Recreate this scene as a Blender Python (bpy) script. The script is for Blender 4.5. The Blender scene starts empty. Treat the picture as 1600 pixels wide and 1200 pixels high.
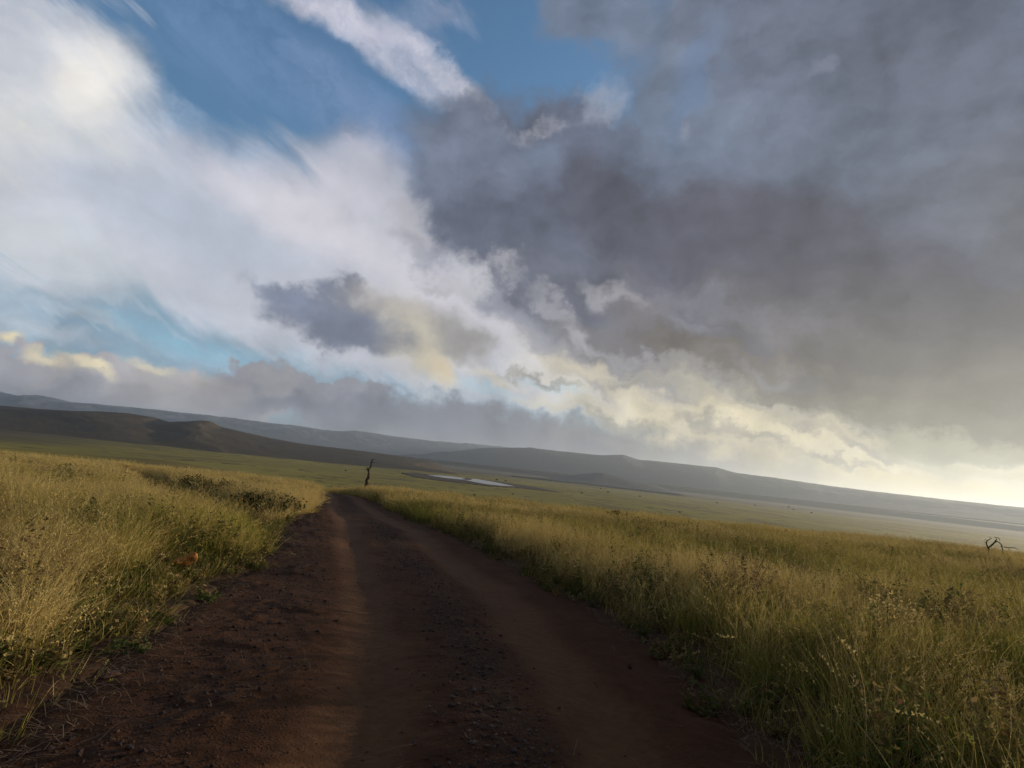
import bpy, bmesh, math, random
import numpy as np
from mathutils import Vector, Matrix

rng = np.random.default_rng(7)
random.seed(7)
scene = bpy.context.scene
C = scene.collection

# ---------------------------------------------------------------- camera
H = 1.8
ROLL = math.radians(6.3)
PITCH = math.radians(9.2)
FPX = 828.0                      # focal length in pixels of the 1600 px wide frame
cam_data = bpy.data.cameras.new("camera")
cam_data.sensor_width = 36.0
cam_data.lens = 36.0 * FPX / 1600.0
cam_data.clip_start = 0.05
cam_data.clip_end = 120000.0
cam = bpy.data.objects.new("camera", cam_data)
C.objects.link(cam)
cam.matrix_world = (Matrix.Translation((0, 0, H)) @ Matrix.Rotation(math.pi / 2 + PITCH, 4, 'X')
                    @ Matrix.Rotation(ROLL, 4, 'Z'))
scene.camera = cam


def ray(px, py):
    u = (px - 800) / FPX
    v = -(py - 600) / FPX
    c, s = math.cos(ROLL), math.sin(ROLL)
    X, Y = c * u - s * v, s * u + c * v
    d = Vector((X, math.cos(PITCH) - Y * math.sin(PITCH), math.sin(PITCH) + Y * math.cos(PITCH)))
    return d.normalized()


# ---------------------------------------------------------------- exposure
scene.view_settings.view_transform = 'Standard'
scene.view_settings.look = 'None'
scene.view_settings.exposure = 0.0
scene.view_settings.gamma = 1.0
scene.render.engine = 'CYCLES'
scene.cycles.max_bounces = 5
scene.cycles.diffuse_bounces = 2
scene.cycles.glossy_bounces = 2
scene.cycles.transmission_bounces = 3
scene.cycles.volume_bounces = 1
scene.cycles.transparent_max_bounces = 8
scene.cycles.use_denoising = True

# ---------------------------------------------------------------- sun
SUN_AZ = math.radians(55)        # clockwise from the view direction
SUN_EL = math.radians(6.8)
sun_dir = Vector((math.sin(SUN_AZ) * math.cos(SUN_EL), math.cos(SUN_AZ) * math.cos(SUN_EL), math.sin(SUN_EL)))
ld = bpy.data.lights.new("sun", 'SUN')
ld.energy = 5.0
ld.angle = math.radians(0.6)
ld.color = (1.0, 0.80, 0.55)
sun = bpy.data.objects.new("sun", ld)
C.objects.link(sun)
sun.rotation_euler = sun_dir.to_track_quat('Z', 'Y').to_euler()
sun.location = (60, 40, 60)

# ---------------------------------------------------------------- sky
world = bpy.data.worlds.new("World")
scene.world = world
world.use_nodes = True
SKY_STRENGTH = 0.1


def lin(c):
    out = []
    for v in c:
        v = v / 255.0
        out.append(v / 12.92 if v <= 0.04045 else ((v + 0.055) / 1.055) ** 2.4)
    return tuple(out)


class G:
    """small helper for building node graphs"""

    def __init__(self, tree):
        self.t = tree
        self.n = tree.nodes
        self.l = tree.links

    def new(self, kind, **kw):
        nd = self.n.new(kind)
        for k, v in kw.items():
            setattr(nd, k, v)
        return nd

    def put(self, sock, val):
        if isinstance(val, bpy.types.NodeSocket):
            self.l.new(val, sock)
        elif val is not None:
            if hasattr(sock, 'default_value'):
                dv = sock.default_value
                try:
                    n = len(dv)
                    if not hasattr(val, '__len__'):
                        val = (val,) * n
                    val = tuple(val)
                    if n == 4 and len(val) == 3:
                        val = val + (1.0,)
                    sock.default_value = val
                except TypeError:
                    sock.default_value = val

    def m(self, op, a, b=None, c=None, clamp=False):
        nd = self.new('ShaderNodeMath', operation=op, use_clamp=clamp)
        self.put(nd.inputs[0], a)
        self.put(nd.inputs[1], b)
        self.put(nd.inputs[2], c)
        return nd.outputs[0]

    def v(self, op, a, b=None, scale=None):
        nd = self.new('ShaderNodeVectorMath', operation=op)
        self.put(nd.inputs[0], a)
        self.put(nd.inputs[1], b)
        if scale is not None:
            self.put(nd.inputs[3], scale)
        return nd.outputs[1] if op in ('DOT_PRODUCT', 'LENGTH', 'DISTANCE') else nd.outputs[0]

    def noise(self, vec, scale, detail=4, rough=0.5, dist=0.0, lac=2.0, col=False):
        nd = self.new('ShaderNodeTexNoise')
        self.put(nd.inputs['Vector'], vec)
        nd.inputs['Scale'].default_value = scale
        nd.inputs['Detail'].default_value = detail
        nd.inputs['Roughness'].default_value = rough
        nd.inputs['Lacunarity'].default_value = lac
        nd.inputs['Distortion'].default_value = dist
        return nd.outputs['Color'] if col else nd.outputs['Fac']

    def mapr(self, x, a, b, c=0.0, d=1.0, smooth=True):
        nd = self.new('ShaderNodeMapRange')
        nd.interpolation_type = 'SMOOTHSTEP' if smooth else 'LINEAR'
        nd.clamp = True
        self.put(nd.inputs[0], x)
        for i, q in enumerate((a, b, c, d)):
            self.put(nd.inputs[i + 1], q)
        return nd.outputs[0]

    def mix(self, f, a, b, mode='MIX'):
        nd = self.new('ShaderNodeMix', data_type='RGBA', blend_type=mode)
        self.put(nd.inputs[0], f)
        self.put(nd.inputs[6], a)
        self.put(nd.inputs[7], b)
        return nd.outputs[2]

    def mapping(self, vec, loc=(0, 0, 0), rot=(0, 0, 0), scl=(1, 1, 1), kind='POINT'):
        nd = self.new('ShaderNodeMapping', vector_type=kind)
        self.put(nd.inputs[0], vec)
        nd.inputs[1].default_value = loc
        nd.inputs[2].default_value = rot
        nd.inputs[3].default_value = scl
        return nd.outputs[0]

    def comb(self, x, y, z=0.0):
        nd = self.new('ShaderNodeCombineXYZ')
        for i, q in enumerate((x, y, z)):
            self.put(nd.inputs[i], q)
        return nd.outputs[0]

    def sep(self, vec):
        nd = self.new('ShaderNodeSeparateXYZ')
        self.put(nd.inputs[0], vec)
        return nd.outputs


QS = 10.0


def q_of(px, py):
    """where a direction lands on the stereographic chart of the sky that the clouds are laid out on"""
    d = ray(px, py)
    return Vector((d.x, d.z)) / (1 + d.y) * QS


wt = world.node_tree
wt.nodes.clear()
g = G(wt)
tc = g.new('ShaderNodeTexCoord')
dirv = g.v('NORMALIZE', tc.outputs['Generated'])
dx, dy, dz = g.sep(dirv)
den = g.m('DIVIDE', QS, g.m('MAXIMUM', g.m('ADD', dy, 1.0), 0.02))
q = g.comb(g.m('MULTIPLY', dx, den), g.m('MULTIPLY', dz, den))

sky = g.new('ShaderNodeTexSky', sky_type='NISHITA')
sky.sun_disc = False
sky.sun_elevation = SUN_EL
sky.sun_rotation = SUN_AZ
sky.air_density = 1.0
sky.dust_density = 0.6
sky.ozone_density = 1.5
g.put(sky.inputs[0] if len(sky.inputs) else None, dirv) if len(sky.inputs) else None
base = g.v('MULTIPLY', sky.outputs[0], (1.45, 1.95, 2.35))

# warped charts: billowy for cumulus, drawn out along the wind for cirrus
nb = g.noise(q, 1.9, 7, 0.62, 0.0, col=True)
nb = g.v('SCALE', g.v('SUBTRACT', nb, (0.5, 0.5, 0.5)), scale=0.95)
q_c = g.v('MULTIPLY', g.v('ADD', q, nb), (1, 1, 0))
qa = g.mapping(q, rot=(0, 0, math.radians(-36)), scl=(2.6, 0.75, 1.0), kind='TEXTURE')   # stretched along the streaks
nw = g.noise(qa, 1.3, 5, 0.6, 0.5, col=True)
nw = g.v('SCALE', g.v('SUBTRACT', nw, (0.5, 0.5, 0.5)), scale=1.3)
q_w = g.v('MULTIPLY', g.v('ADD', q, nw), (1, 1, 0))
# shared textures
t_w = g.mapr(g.noise(g.v('ADD', qa, nb), 1.6, 5, 0.6, 0.0), 0.30, 0.72)
t_c = g.mapr(g.noise(g.v('ADD', q, nb), 0.9, 5, 0.55, 0.0), 0.30, 0.70)
t_f = g.mapr(g.noise(g.mapping(g.v('ADD', q, nb), scl=(1.0, 1.9, 1)), 2.2, 4, 0.6, 0.0), 0.32, 0.70)
ones = None
TEX = {'w': t_w, 'c': t_c, 'f': t_f}
q_s = g.v('MULTIPLY', g.v('ADD', q, g.v('SCALE', nb, scale=0.45)), (1, 1, 0))
Q = {'c': q_c, 'w': q_w, 's': q_s, 'n': q}
base = g.mix(g.mapr(dz, 0.50, 0.12, 0, .9), base, tuple(v / SKY_STRENGTH for v in lin((140, 167, 188))))
col = g.mix(g.mapr(dz, 0.07, 0.0), base, tuple(v / SKY_STRENGTH for v in lin((140, 140, 146))))
col = g.mix(g.mapr(dz, -0.02, -0.15), col, tuple(v / SKY_STRENGTH for v in lin((70, 68, 60))))
n_strokes = 0


def stroke(x, y, rx, ry, ang, c, a=1.0, soft=0.3, warp='c', tex=None, tmin=0.0):
    """one patch of cloud: an ellipse on the warped chart with its own colour and density"""
    global col, n_strokes
    n_strokes += 1
    if n_strokes % 12 == 0:          # ties the graph together in sequence, which keeps the shader's stack small
        dep = g.v('SCALE', col, scale=1e-9)
        for k_ in Q:
            Q[k_] = g.v('ADD', Q[k_], dep)
    th = math.radians(ang)
    c0 = q_of(x, y)
    t1 = q_of(x + math.cos(th) * 20, y + math.sin(th) * 20) - c0
    k = t1.length / 20.0
    rot = math.atan2(t1.y, t1.x)
    gt = g.new('ShaderNodeTexGradient', gradient_type='SPHERICAL')
    tm = gt.texture_mapping
    tm.vector_type = 'TEXTURE'
    tm.translation = (c0.x, c0.y, 0)
    tm.rotation = (0, 0, rot)
    tm.scale = (rx * k * (1 + soft), ry * k * (1 + soft), 1)
    g.put(gt.inputs[0], Q[warp])
    f = g.mapr(gt.outputs[1], 0.0, 1 - (1 - soft) / (1 + soft), 0.0, a)
    if tex:
        tt = TEX[tex]
        if tmin > 0:
            tt = g.mapr(tt, 0, 1, tmin, 1, smooth=False)
        f = g.m('MULTIPLY', f, tt)
    c = [min(250, max(20, 128 + (v_ - 128) * 1.2)) for v_ in c]
    if max(c) < 160 and y < 520:      # the thick cloud is a cold blue grey
        c = [c[0] * .92, c[1] * .96, c[2] * 1.01]
    lc = tuple(v / SKY_STRENGTH for v in lin(c))
    col = g.mix(f, col, lc)


#SKYSTROKES
# -- cirrus sheet filling the left, upper left brightest
stroke(400, 70, 280, 90, 35, (120, 145, 178), .55, .6, 'w', 'w')
stroke(10, 250, 330, 320, 40, (190, 195, 204), .98, .22, 'w', 'w', .8)
stroke(60, 60, 190, 150, 30, (196, 198, 204), .95, .3, 'w', 'w', .6)
stroke(290, 388, 380, 108, 28, (188, 192, 202), 1.0, .25, 'w', 'w', .85)
stroke(600, 440, 330, 130, 25, (192, 192, 200), 1.0, .3, 'w', 'w', .85)
stroke(330, 350, 200, 60, 26, (168, 177, 190), .75, .8, 's')
stroke(500, 352, 190, 34, 28, (206, 203, 209), .6, .7, 's')
stroke(150, 120, 60, 80, 40, (228, 224, 218), .85, .8, 's')
stroke(10, 200, 80, 150, 70, (222, 219, 208), .7, .9, 'w', 'w', .5)
stroke(60, 380, 180, 70, 20, (196, 199, 200), .5, .7, 's')
stroke(260, 150, 90, 26, 38, (176, 188, 206), .5, .9, 'w', 'w', .1)
# cirrus streak and the veils beside it
stroke(600, 78, 240, 30, 36, (190, 190, 202), .95, .5, 's', 'w', .35)
stroke(695, 118, 120, 17, 42, (210, 206, 212), .85, .6, 's', 'w', .4)
stroke(510, 16, 150, 20, 24, (196, 194, 204), .7, .7, 's', 'w', .3)
stroke(665, 20, 36, 60, 75, (168, 172, 190), .6, .8, 'w', 'w', .3)
stroke(560, 180, 150, 50, 42, (128, 146, 178), .65, .7, 's', 'w', .2)
stroke(555, 262, 50, 60, 60, (202, 198, 205), .85, .8, 's', 'w', .5)
stroke(620, 330, 120, 60, 40, (186, 187, 196), .9, .6, 's')
# open blue low on the left
stroke(130, 505, 330, 34, 17, (140, 164, 182), .8, .5, 's', 'w', .45)
stroke(230, 530, 200, 12, 18, (186, 194, 202), .7, .8, 's', 'w', .3)
stroke(60, 500, 200, 9, 20, (172, 184, 194), .8, .7, 'w', 'w', .2)
stroke(310, 545, 120, 20, 17, (140, 178, 198), .8, .6, 's')
stroke(130, 478, 260, 9, 19, (176, 188, 198), .8, .7, 'w', 'w', .2)
stroke(90, 530, 60, 14, 12, (176, 184, 194), .7, .7, 's')
# pale area in the middle
stroke(720, 560, 330, 62, 14, (182, 184, 192), .85, .5, 'c')
stroke(740, 460, 130, 80, 20, (196, 194, 201), .9, .5, 'c')
stroke(920, 590, 120, 50, 20, (204, 200, 194), .8, .5, 'c')
stroke(870, 605, 60, 8, 12, (160, 184, 200), .7, .6, 's')
stroke(740, 602, 70, 10, 12, (165, 188, 200), .6, .6, 's')
stroke(960, 620, 130, 42, 20, (212, 205, 186), .7, .6, 'c', 'f', .2)
# bright low sky to the right
stroke(1160, 610, 240, 50, 12, (176, 172, 164), .95, .5, 'c')
stroke(1250, 700, 330, 80, 12, (176, 170, 154), 1.0, .45, 'c')
stroke(1400, 770, 420, 46, 9, (196, 184, 148), 1.0, .4, 's')
stroke(1100, 680, 110, 34, 14, (206, 196, 170), .8, .6, 'c', 'f', .2)
stroke(1230, 680, 160, 34, 18, (212, 202, 172), .85, .6, 'c', 'f', .15)
stroke(1690, 755, 150, 26, 10, (222, 208, 165), .7, .9, 's')
# the big dark cloud
stroke(1380, 120, 430, 300, 12, (114, 119, 129), 1.0, .14, 'c')
stroke(1800, 380, 430, 230, 12, (108, 108, 112), 1.0, .3, 'c')
stroke(970, 320, 320, 120, 18, (110, 114, 125), 1.0, .2, 'c')
stroke(1180, 430, 400, 140, 14, (104, 102, 110), 1.0, .2, 'c')
stroke(960, 460, 150, 80, 30, (116, 114, 122), 1.0, .4, 'c')
stroke(1500, 540, 500, 110, 10, (108, 105, 105), 1.0, .25, 'c')
stroke(1600, 640, 300, 60, 8, (124, 122, 108), 1.0, .35, 'c')
stroke(935, 20, 90, 55, 20, (124, 131, 143), .95, .35, 'c')
stroke(1060, 190, 100, 90, 20, (122, 130, 142), .85, .5, 'c')
stroke(760, 240, 110, 45, 10, (124, 130, 142), .95, .4, 'c')
stroke(1250, 110, 240, 120, 10, (126, 129, 139), .6, .9, 's', 'c', .2)
stroke(1500, 60, 250, 160, 30, (104, 106, 116), .6, .9, 's')
stroke(870, 350, 240, 56, 18, (98, 97, 108), .75, .9, 's', 'c', .4)
stroke(1250, 400, 330, 90, 14, (92, 90, 98), .8, .9, 's', 'c', .4)
stroke(1450, 320, 120, 50, 30, (118, 120, 128), .6, .9, 's', 'c', .2)
stroke(1180, 500, 200, 40, 14, (124, 119, 122), .6, .8, 'c', 'f', .0)
stroke(960, 460, 110, 40, 24, (142, 136, 139), .75, .7, 'c', 'f', .1)
stroke(1150, 560, 330, 30, 10, (96, 92, 94), .6, .8, 's', 'c', .3)
stroke(1500, 640, 200, 44, 8, (130, 126, 112), .6, .8, 's')
stroke(1090, 120, 26, 60, 20, (104, 128, 160), .45, .9, 'c')
stroke(1330, 60, 200, 60, 20, (120, 122, 131), .5, .9, 's')
stroke(835, 205, 40, 9, 5, (180, 178, 188), .7, .95, 'c', 'f', .2)
stroke(935, 165, 18, 32, 40, (160, 164, 176), .55, .9, 'c')
stroke(1270, 130, 26, 12, 150, (142, 140, 150), .4, .9, 'c')
stroke(1085, 188, 12, 12, 150, (144, 146, 157), .4, .9, 'c')
stroke(950, 452, 16, 8, 20, (190, 182, 176), .6, .9, 's')
stroke(770, 340, 110, 70, 30, (112, 115, 126), .9, .4, 'c')
stroke(1650, 600, 330, 90, 6, (104, 102, 98), .85, .6, 's')
stroke(860, 425, 130, 70, 25, (112, 112, 121), .95, .35, 'c')
stroke(1000, 520, 150, 50, 22, (116, 113, 117), .95, .4, 'c')
stroke(1260, 595, 330, 44, 11, (112, 108, 104), .95, .2, 'c')
stroke(1560, 670, 260, 44, 8, (118, 115, 104), .95, .4, 'c')
stroke(1300, 430, 330, 60, 12, (92, 91, 97), .5, .8, 'c')
stroke(725, 275, 105, 85, 70, (122, 126, 137), 1.0, .3, 's')
stroke(800, 370, 130, 60, 24, (108, 110, 120), 1.0, .4, 's')
stroke(870, 460, 100, 50, 30, (112, 112, 120), .95, .4, 's')
stroke(930, 540, 90, 32, 20, (118, 116, 120), .9, .5, 's')
stroke(1540, 695, 190, 34, 5, (112, 110, 98), .95, .5, 's')
stroke(1420, 650, 200, 34, 10, (116, 113, 104), .8, .6, 's')
for (x_, y_, rx_, ry_, a_, v_, al_) in [(690, 395, 60, 22, 20, 148, .75), (760, 452, 46, 20, 30, 150, .7), (690, 440, 34, 10, 20, 160, .6), (815, 500, 50, 20, 30, 140, .75),
                                        (860, 545, 60, 18, 24, 146, .7), (640, 350, 46, 24, 50, 160, .6), (920, 585, 70, 14, 18, 150, .7), (1010, 612, 80, 16, 14, 140, .75),
                                        (735, 425, 20, 30, 10, 196, .7), (790, 415, 26, 12, 30, 178, .55), (870, 478, 40, 12, 30, 164, .6), (905, 520, 34, 12, 24, 176, .6), (985, 560, 60, 10, 20, 160, .6),
                                        (1100, 590, 70, 12, 14, 150, .6), (1200, 575, 80, 12, 12, 134, .5), (1130, 480, 60, 16, 16, 132, .5), (950, 455, 36, 14, 20, 168, .6), (1060, 500, 50, 12, 14, 140, .5)]:
    stroke(x_, y_, rx_, ry_, a_, (v_, v_ - 1, v_ + 4), al_, .85, 'c')
# ragged lower edge
stroke(1180, 620, 150, 26, 14, (146, 142, 132), .8, .7, 'c', 'f', .2)
stroke(1480, 690, 130, 26, 6, (150, 148, 130), .85, .6, 'c')
stroke(1540, 738, 140, 14, 6, (172, 168, 144), .8, .8, 's')
stroke(1270, 735, 50, 22, 10, (158, 156, 146), .7, .8, 'c')
for (x_, y_, rx_, ry_, a_, w_) in [(1020, 655, 42, 16, 20, 1), (1190, 652, 40, 10, 16, 1), (1285, 688, 60, 14, 22, 1), (1335, 672, 40, 10, 14, .6), (868, 640, 60, 12, 14, .7),
                              (905, 572, 60, 14, 10, .8), (768, 586, 40, 12, 16, .8), (1100, 700, 90, 8, 14, .9), (1390, 715, 60, 10, 12, .9), (985, 612, 34, 16, 30, .8),
                              (1080, 640, 60, 10, 16, .6), (930, 640, 80, 10, 12, .5)]:
    stroke(x_, y_, rx_, ry_, a_, (208, 198, 172), .68 * w_, .8, 'c')
for (x_, y_, rx_, ry_, a_) in [(1090, 668, 50, 13, 16), (1240, 664, 44, 10, 16), (1180, 690, 50, 9, 14), (1360, 694, 60, 9, 12), (960, 660, 60, 10, 14), (1310, 718, 50, 8, 10), (1000, 594, 40, 8, 16), (840, 590, 50, 7, 14)]:
    stroke(x_, y_, rx_, ry_, a_, (146, 143, 136), .75, .8, 'c')
# the lone cloud with the sunlit flank
stroke(560, 503, 140, 46, 14, (130, 132, 142), .95, .3, 'c')
stroke(445, 462, 60, 20, 30, (136, 140, 152), .8, .6, 'c')
stroke(600, 470, 60, 18, 8, (160, 156, 154), .8, .7, 's')
stroke(700, 527, 60, 30, 20, (158, 156, 156), .95, .5, 'c')
stroke(700, 520, 62, 36, 24, (152, 150, 149), .9, .5, 's')
stroke(652, 528, 34, 70, -22, (190, 184, 170), .85, .95, 'c')
stroke(668, 560, 18, 34, -20, (200, 191, 170), .65, .9, 'c')
stroke(550, 515, 80, 26, 14, (116, 118, 128), .75, .8, 's')
stroke(686, 582, 16, 26, -15, (200, 188, 164), .85, .7, 's')
# cumulus bank along the horizon
stroke(60, 590, 170, 46, 10, (160, 159, 165), 1.0, .12, 'c')
stroke(260, 620, 200, 40, 10, (166, 164, 167), 1.0, .12, 'c')
stroke(480, 618, 140, 44, 12, (146, 146, 154), 1.0, .12, 'c')
stroke(700, 672, 300, 40, 9, (130, 132, 141), 1.0, .4, 'c')
stroke(880, 690, 300, 24, 10, (124, 127, 137), .95, .6, 's')
stroke(1020, 700, 160, 20, 10, (136, 135, 135), .8, .7, 'c')
stroke(430, 590, 46, 24, 10, (150, 149, 154), .95, .5, 'c')
stroke(250, 590, 50, 22, 12, (172, 168, 168), .9, .5, 'c')
stroke(340, 606, 60, 22, 12, (164, 161, 164), .9, .5, 'c')
stroke(120, 640, 300, 20, 7, (152, 152, 158), .9, .6, 's')
stroke(5, 528, 22, 12, 10, (226, 212, 176), .9, .8, 's')
stroke(70, 562, 30, 11, 20, (220, 208, 178), .85, .8, 's')
stroke(140, 576, 40, 10, 24, (224, 212, 180), .9, .8, 's')
stroke(235, 572, 30, 10, 10, (212, 202, 180), .85, .8, 's')
stroke(310, 592, 40, 14, 20, (182, 175, 170), .6, .8, 's')
stroke(110, 612, 70, 14, 10, (128, 130, 140), .6, .9, 'c')
stroke(540, 640, 120, 18, 10, (112, 116, 128), .6, .9, 'c')
#ENDSTROKES
# unseen overcast added overhead and behind to cut the sky's fill light
over = g.mix(g.noise(dirv, 2.2, 4, .6), tuple(v / SKY_STRENGTH for v in lin((78, 80, 90))), tuple(v / SKY_STRENGTH for v in lin((122, 122, 130))))
away = g.m('MULTIPLY', g.mapr(dy, 0.42, 0.10), g.mapr(g.m('ADD', dz, g.m('MULTIPLY', g.m('ABSOLUTE', dx), -.1)), -0.06, 0.08))
col = g.mix(away, col, over)

# folds of the clouds: where their thickness falls away towards the sun they are lit, on the other side shaded
qs = g.v('ADD', q, g.v('SCALE', nb, scale=.35))
qs = g.mapping(qs, scl=(.85, 1.05, 1))
h1 = g.noise(qs, 1.25, 5, .56)
h2 = g.noise(g.v('ADD', qs, (.16, -.12, 0.0)), 1.25, 5, .56)
relief = g.m('MULTIPLY', g.m('SUBTRACT', h1, h2), 1.45)
relief = g.m('ADD', relief, g.m('MULTIPLY', g.m('SUBTRACT', t_c, 0.5), 0.20))
lum = g.v('DOT_PRODUCT', col, (.3, .5, .2))
thick = g.m('MAXIMUM', g.mapr(lum, 5.2, 1.6, .35, 1.0), g.mapr(dz, .30, .12, 0, .9))
thick = g.m('MULTIPLY', thick, g.mapr(dz, .0, .06, .5, 1))
chroma = g.sep(col)
isblue = g.mapr(g.m('DIVIDE', chroma[0], g.m('MAXIMUM', chroma[2], .01)), .28, .62)
gain = g.m('ADD', g.m('MULTIPLY', g.m('MULTIPLY', relief, thick), isblue), 1.0)
col = g.v('SCALE', col, scale=g.m('MAXIMUM', gain, .5))
bg = g.new('ShaderNodeBackground')
g.put(bg.inputs[0], col)
bg.inputs[1].default_value = SKY_STRENGTH
wo = g.new('ShaderNodeOutputWorld')
g.l.new(bg.outputs[0], wo.inputs[0])
world.cycles.sampling_method = 'NONE'

# ==== GEOMETRY ====
# ---------------------------------------------------------------- numpy noise
_tab = np.random.default_rng(11).random((256, 256))


def vnoise(x, y):
    xi, yi = np.floor(x).astype(np.int64), np.floor(y).astype(np.int64)
    fx, fy = x - xi, y - yi
    fx, fy = fx * fx * fx * (fx * (fx * 6 - 15) + 10), fy * fy * fy * (fy * (fy * 6 - 15) + 10)
    a = _tab[xi & 255, yi & 255]; b = _tab[(xi + 1) & 255, yi & 255]
    c = _tab[xi & 255, (yi + 1) & 255]; d = _tab[(xi + 1) & 255, (yi + 1) & 255]
    return (a * (1 - fx) + b * fx) * (1 - fy) + (c * (1 - fx) + d * fx) * fy


def fbm(x, y, s, o=4, r=0.5):
    t, amp, tot = 0.0, 1.0, 0.0
    for i in range(o):
        t = t + amp * vnoise(x / s + 17.3 * i, y / s + 9.1 * i)
        tot += amp
        amp *= r
        s = s / 2.03
    return t / tot


def sst(a, b, x):
    t = np.clip((x - a) / (b - a), 0, 1)
    return t * t * (3 - 2 * t)


# ---------------------------------------------------------------- road plan (x of the edges and tracks for each y)
def smooth_curve(pts):
    pts = np.array(pts, float)
    yy = np.linspace(pts[0, 0], pts[-1, 0], 3000)
    xx = np.interp(yy, pts[:, 0], pts[:, 1])
    for w in (0.9, 0.9):
        k = max(3, int(w / (yy[1] - yy[0])))
        pad = np.concatenate([xx[0] + (xx[1] - xx[0]) * np.arange(-k, 0), xx, xx[-1] + (xx[-1] - xx[-2]) * np.arange(1, k + 1)])
        xx = np.convolve(pad, np.ones(2 * k + 1) / (2 * k + 1), 'valid')
    return lambda y: np.interp(y, yy, xx)


left_edge = smooth_curve([(-25, -2.2), (0, -2.8), (4, -3.0), (5, -3.35), (6.6, -3.75), (9, -4.3), (12.2, -4.9), (15, -5.9),
                          (20, -7.2), (25, -8.4), (30, -9.9), (36, -11.8), (42, -13.6), (50, -16.8), (60, -21.5), (75, -30), (100, -46)])
right_edge = smooth_curve([(-25, 2.6), (0, 2.4), (4.4, 2.3), (6, 2.34), (7.6, 2.1), (10.1, 1.55), (14, .45), (20, -1.75), (25, -3.6), (30, -5.5),
                           (36, -7.6), (42, -9.9), (50, -13.6), (60, -18.2), (75, -26.5), (100, -42)])
track_a = smooth_curve([(-25, -.7), (0, -.62), (3.9, -.76), (5.2, -1.02), (7.9, -1.62), (11, -2.6), (14.6, -3.8), (20, -5.4), (30, -9.0),
                        (42, -12.8), (50, -16), (60, -20.6), (75, -29), (100, -45)])
track_b = smooth_curve([(-25, 1.25), (0, 1.2), (4.2, 1.12), (5.8, .95), (8.8, .38), (14, -1.2), (20, -3.1), (28, -6.3), (36, -9.0), (42, -10.9),
                        (50, -14.5), (60, -19), (75, -27.2), (100, -43)])


def road_dist(x, y):
    """signed distance across the road: negative inside"""
    l, r = left_edge(y), right_edge(y)
    dl = l - x
    dr = x - r
    sl = np.where(y > 10, 0.86, 1.0)
    return np.maximum(dl, dr) * sl


# the old side track that leaves to the left between the two humps of grass
SIDE = np.array([(-5.2, 14.6), (-7.6, 16.2), (-10.6, 19.6), (-14.5, 24.5), (-19.5, 31.0), (-27, 40.0)])


def side_dist(x, y):
    best = np.full(np.shape(x), 1e9)
    for (x0, y0), (x1, y1) in zip(SIDE[:-1], SIDE[1:]):
        ex, ey = x1 - x0, y1 - y0
        t = np.clip(((x - x0) * ex + (y - y0) * ey) / (ex * ex + ey * ey), 0, 1)
        best = np.minimum(best, np.hypot(x - x0 - t * ex, y - y0 - t * ey))
    return best


# ---------------------------------------------------------------- land form
_d = np.linspace(-400, 60000, 120801)
_sl = np.where(_d < 43, -0.037, 0)
_sl = np.interp(_d, [-400, -30, -5, 44, 62, 270, 430, 500, 1900, 8000, 60000],
                [0, 0, -.037, -.037, -.112, -.112, -.05, 0.0, 0.0, 0.0155, 0.0])
_pz = np.concatenate([[0], np.cumsum(_sl[:-1] * np.diff(_d))])
_pz -= np.interp(0, _d, _pz)
PLAIN = float(np.interp(1300, _d, _pz))


def ground_raw(x, y):
    d = np.sign(y) * np.sqrt(y * y + (0.33 * x) ** 2 * (y > 0))
    r = np.hypot(x, y)
    z = np.interp(d, _d, _pz)
    z = z + 0.01 * np.clip(x, -60, 60) * sst(400, 60, r)
    # low swells of the near field and of the plain
    z = z + (fbm(x, y, 9, 3) - 0.5) * 0.34 * sst(2, 14, r) * sst(120, 50, r)
    z = z + (fbm(x + 40, y, 400, 4) - 0.5) * 9 * sst(300, 800, r) * (1 - 0.93 * sst(420, 200, np.hypot(x + 60, y - 1330)))
    # the green shoulder in front of the brown hill
    az = np.degrees(np.arctan2(x, y))
    w = sst(-17, -33, az)
    bump = np.exp(-((r - 560) / 150.0) ** 2)
    z = z + w * bump * 17.5
    return z


def banks(x, y):
    rd = road_dist(x, y)
    z = 0.20 * sst(0.1, 1.6, rd) * sst(90, 40, y)
    z = z - 0.30 * sst(1.9, 0.7, side_dist(x, y)) * sst(0.0, 1.0, rd)
    return z


def ground_z(x, y):
    x = np.asarray(x, float); y = np.asarray(y, float)
    rd = road_dist(x, y)
    z = ground_raw(x, y) + banks(x, y)
    near = sst(70, 30, np.hypot(x, y))
    z = z + (fbm(x, y, 1.1, 4) - 0.5) * 0.10 * near
    # bed cut for the road
    z = z - 0.26 * sst(0.05, -0.45, rd + (fbm(x, y, 0.6, 3) - .5) * 0.5) * (y < 96)
    return z


def road_z(x, y):
    z = ground_raw(x, y)
    rd = road_dist(x, y)
    ta, tb = track_a(y), track_b(y)
    near = sst(80, 40, y)
    wa = np.exp(-((x - ta) / 0.34) ** 2); wb = np.exp(-((x - tb) / 0.38) ** 2)
    z = z + 0.012 - 0.075 * (wa + wb) * near
    mid = np.exp(-((x - (ta + tb) / 2 - .05) / 0.40) ** 2)
    z = z + 0.03 * mid
    rough = 1 - np.clip(wa + wb, 0, 1) * 0.85
    z = z + rough * ((fbm(x, y, 0.55, 5, .6) - 0.5) * 0.038 + (fbm(x + 3, y, 0.12, 3, .6) - .5) * 0.022) * near
    z = z + (fbm(x, y, 2.4, 3) - 0.5) * 0.07 * near
    # clods torn up at the left side
    cl = sst(0.52, 0.72, fbm(x * 1.0, y * .8, 0.5, 4, .6)) * np.exp(-((x - ta + 1.25) / 0.55) ** 2)
    z = z + cl * 0.03 * near
    z = z - 0.07 * sst(-0.45, 0.15, rd + (fbm(x, y, 0.6, 3) - .5) * 0.5)
    return z


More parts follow.
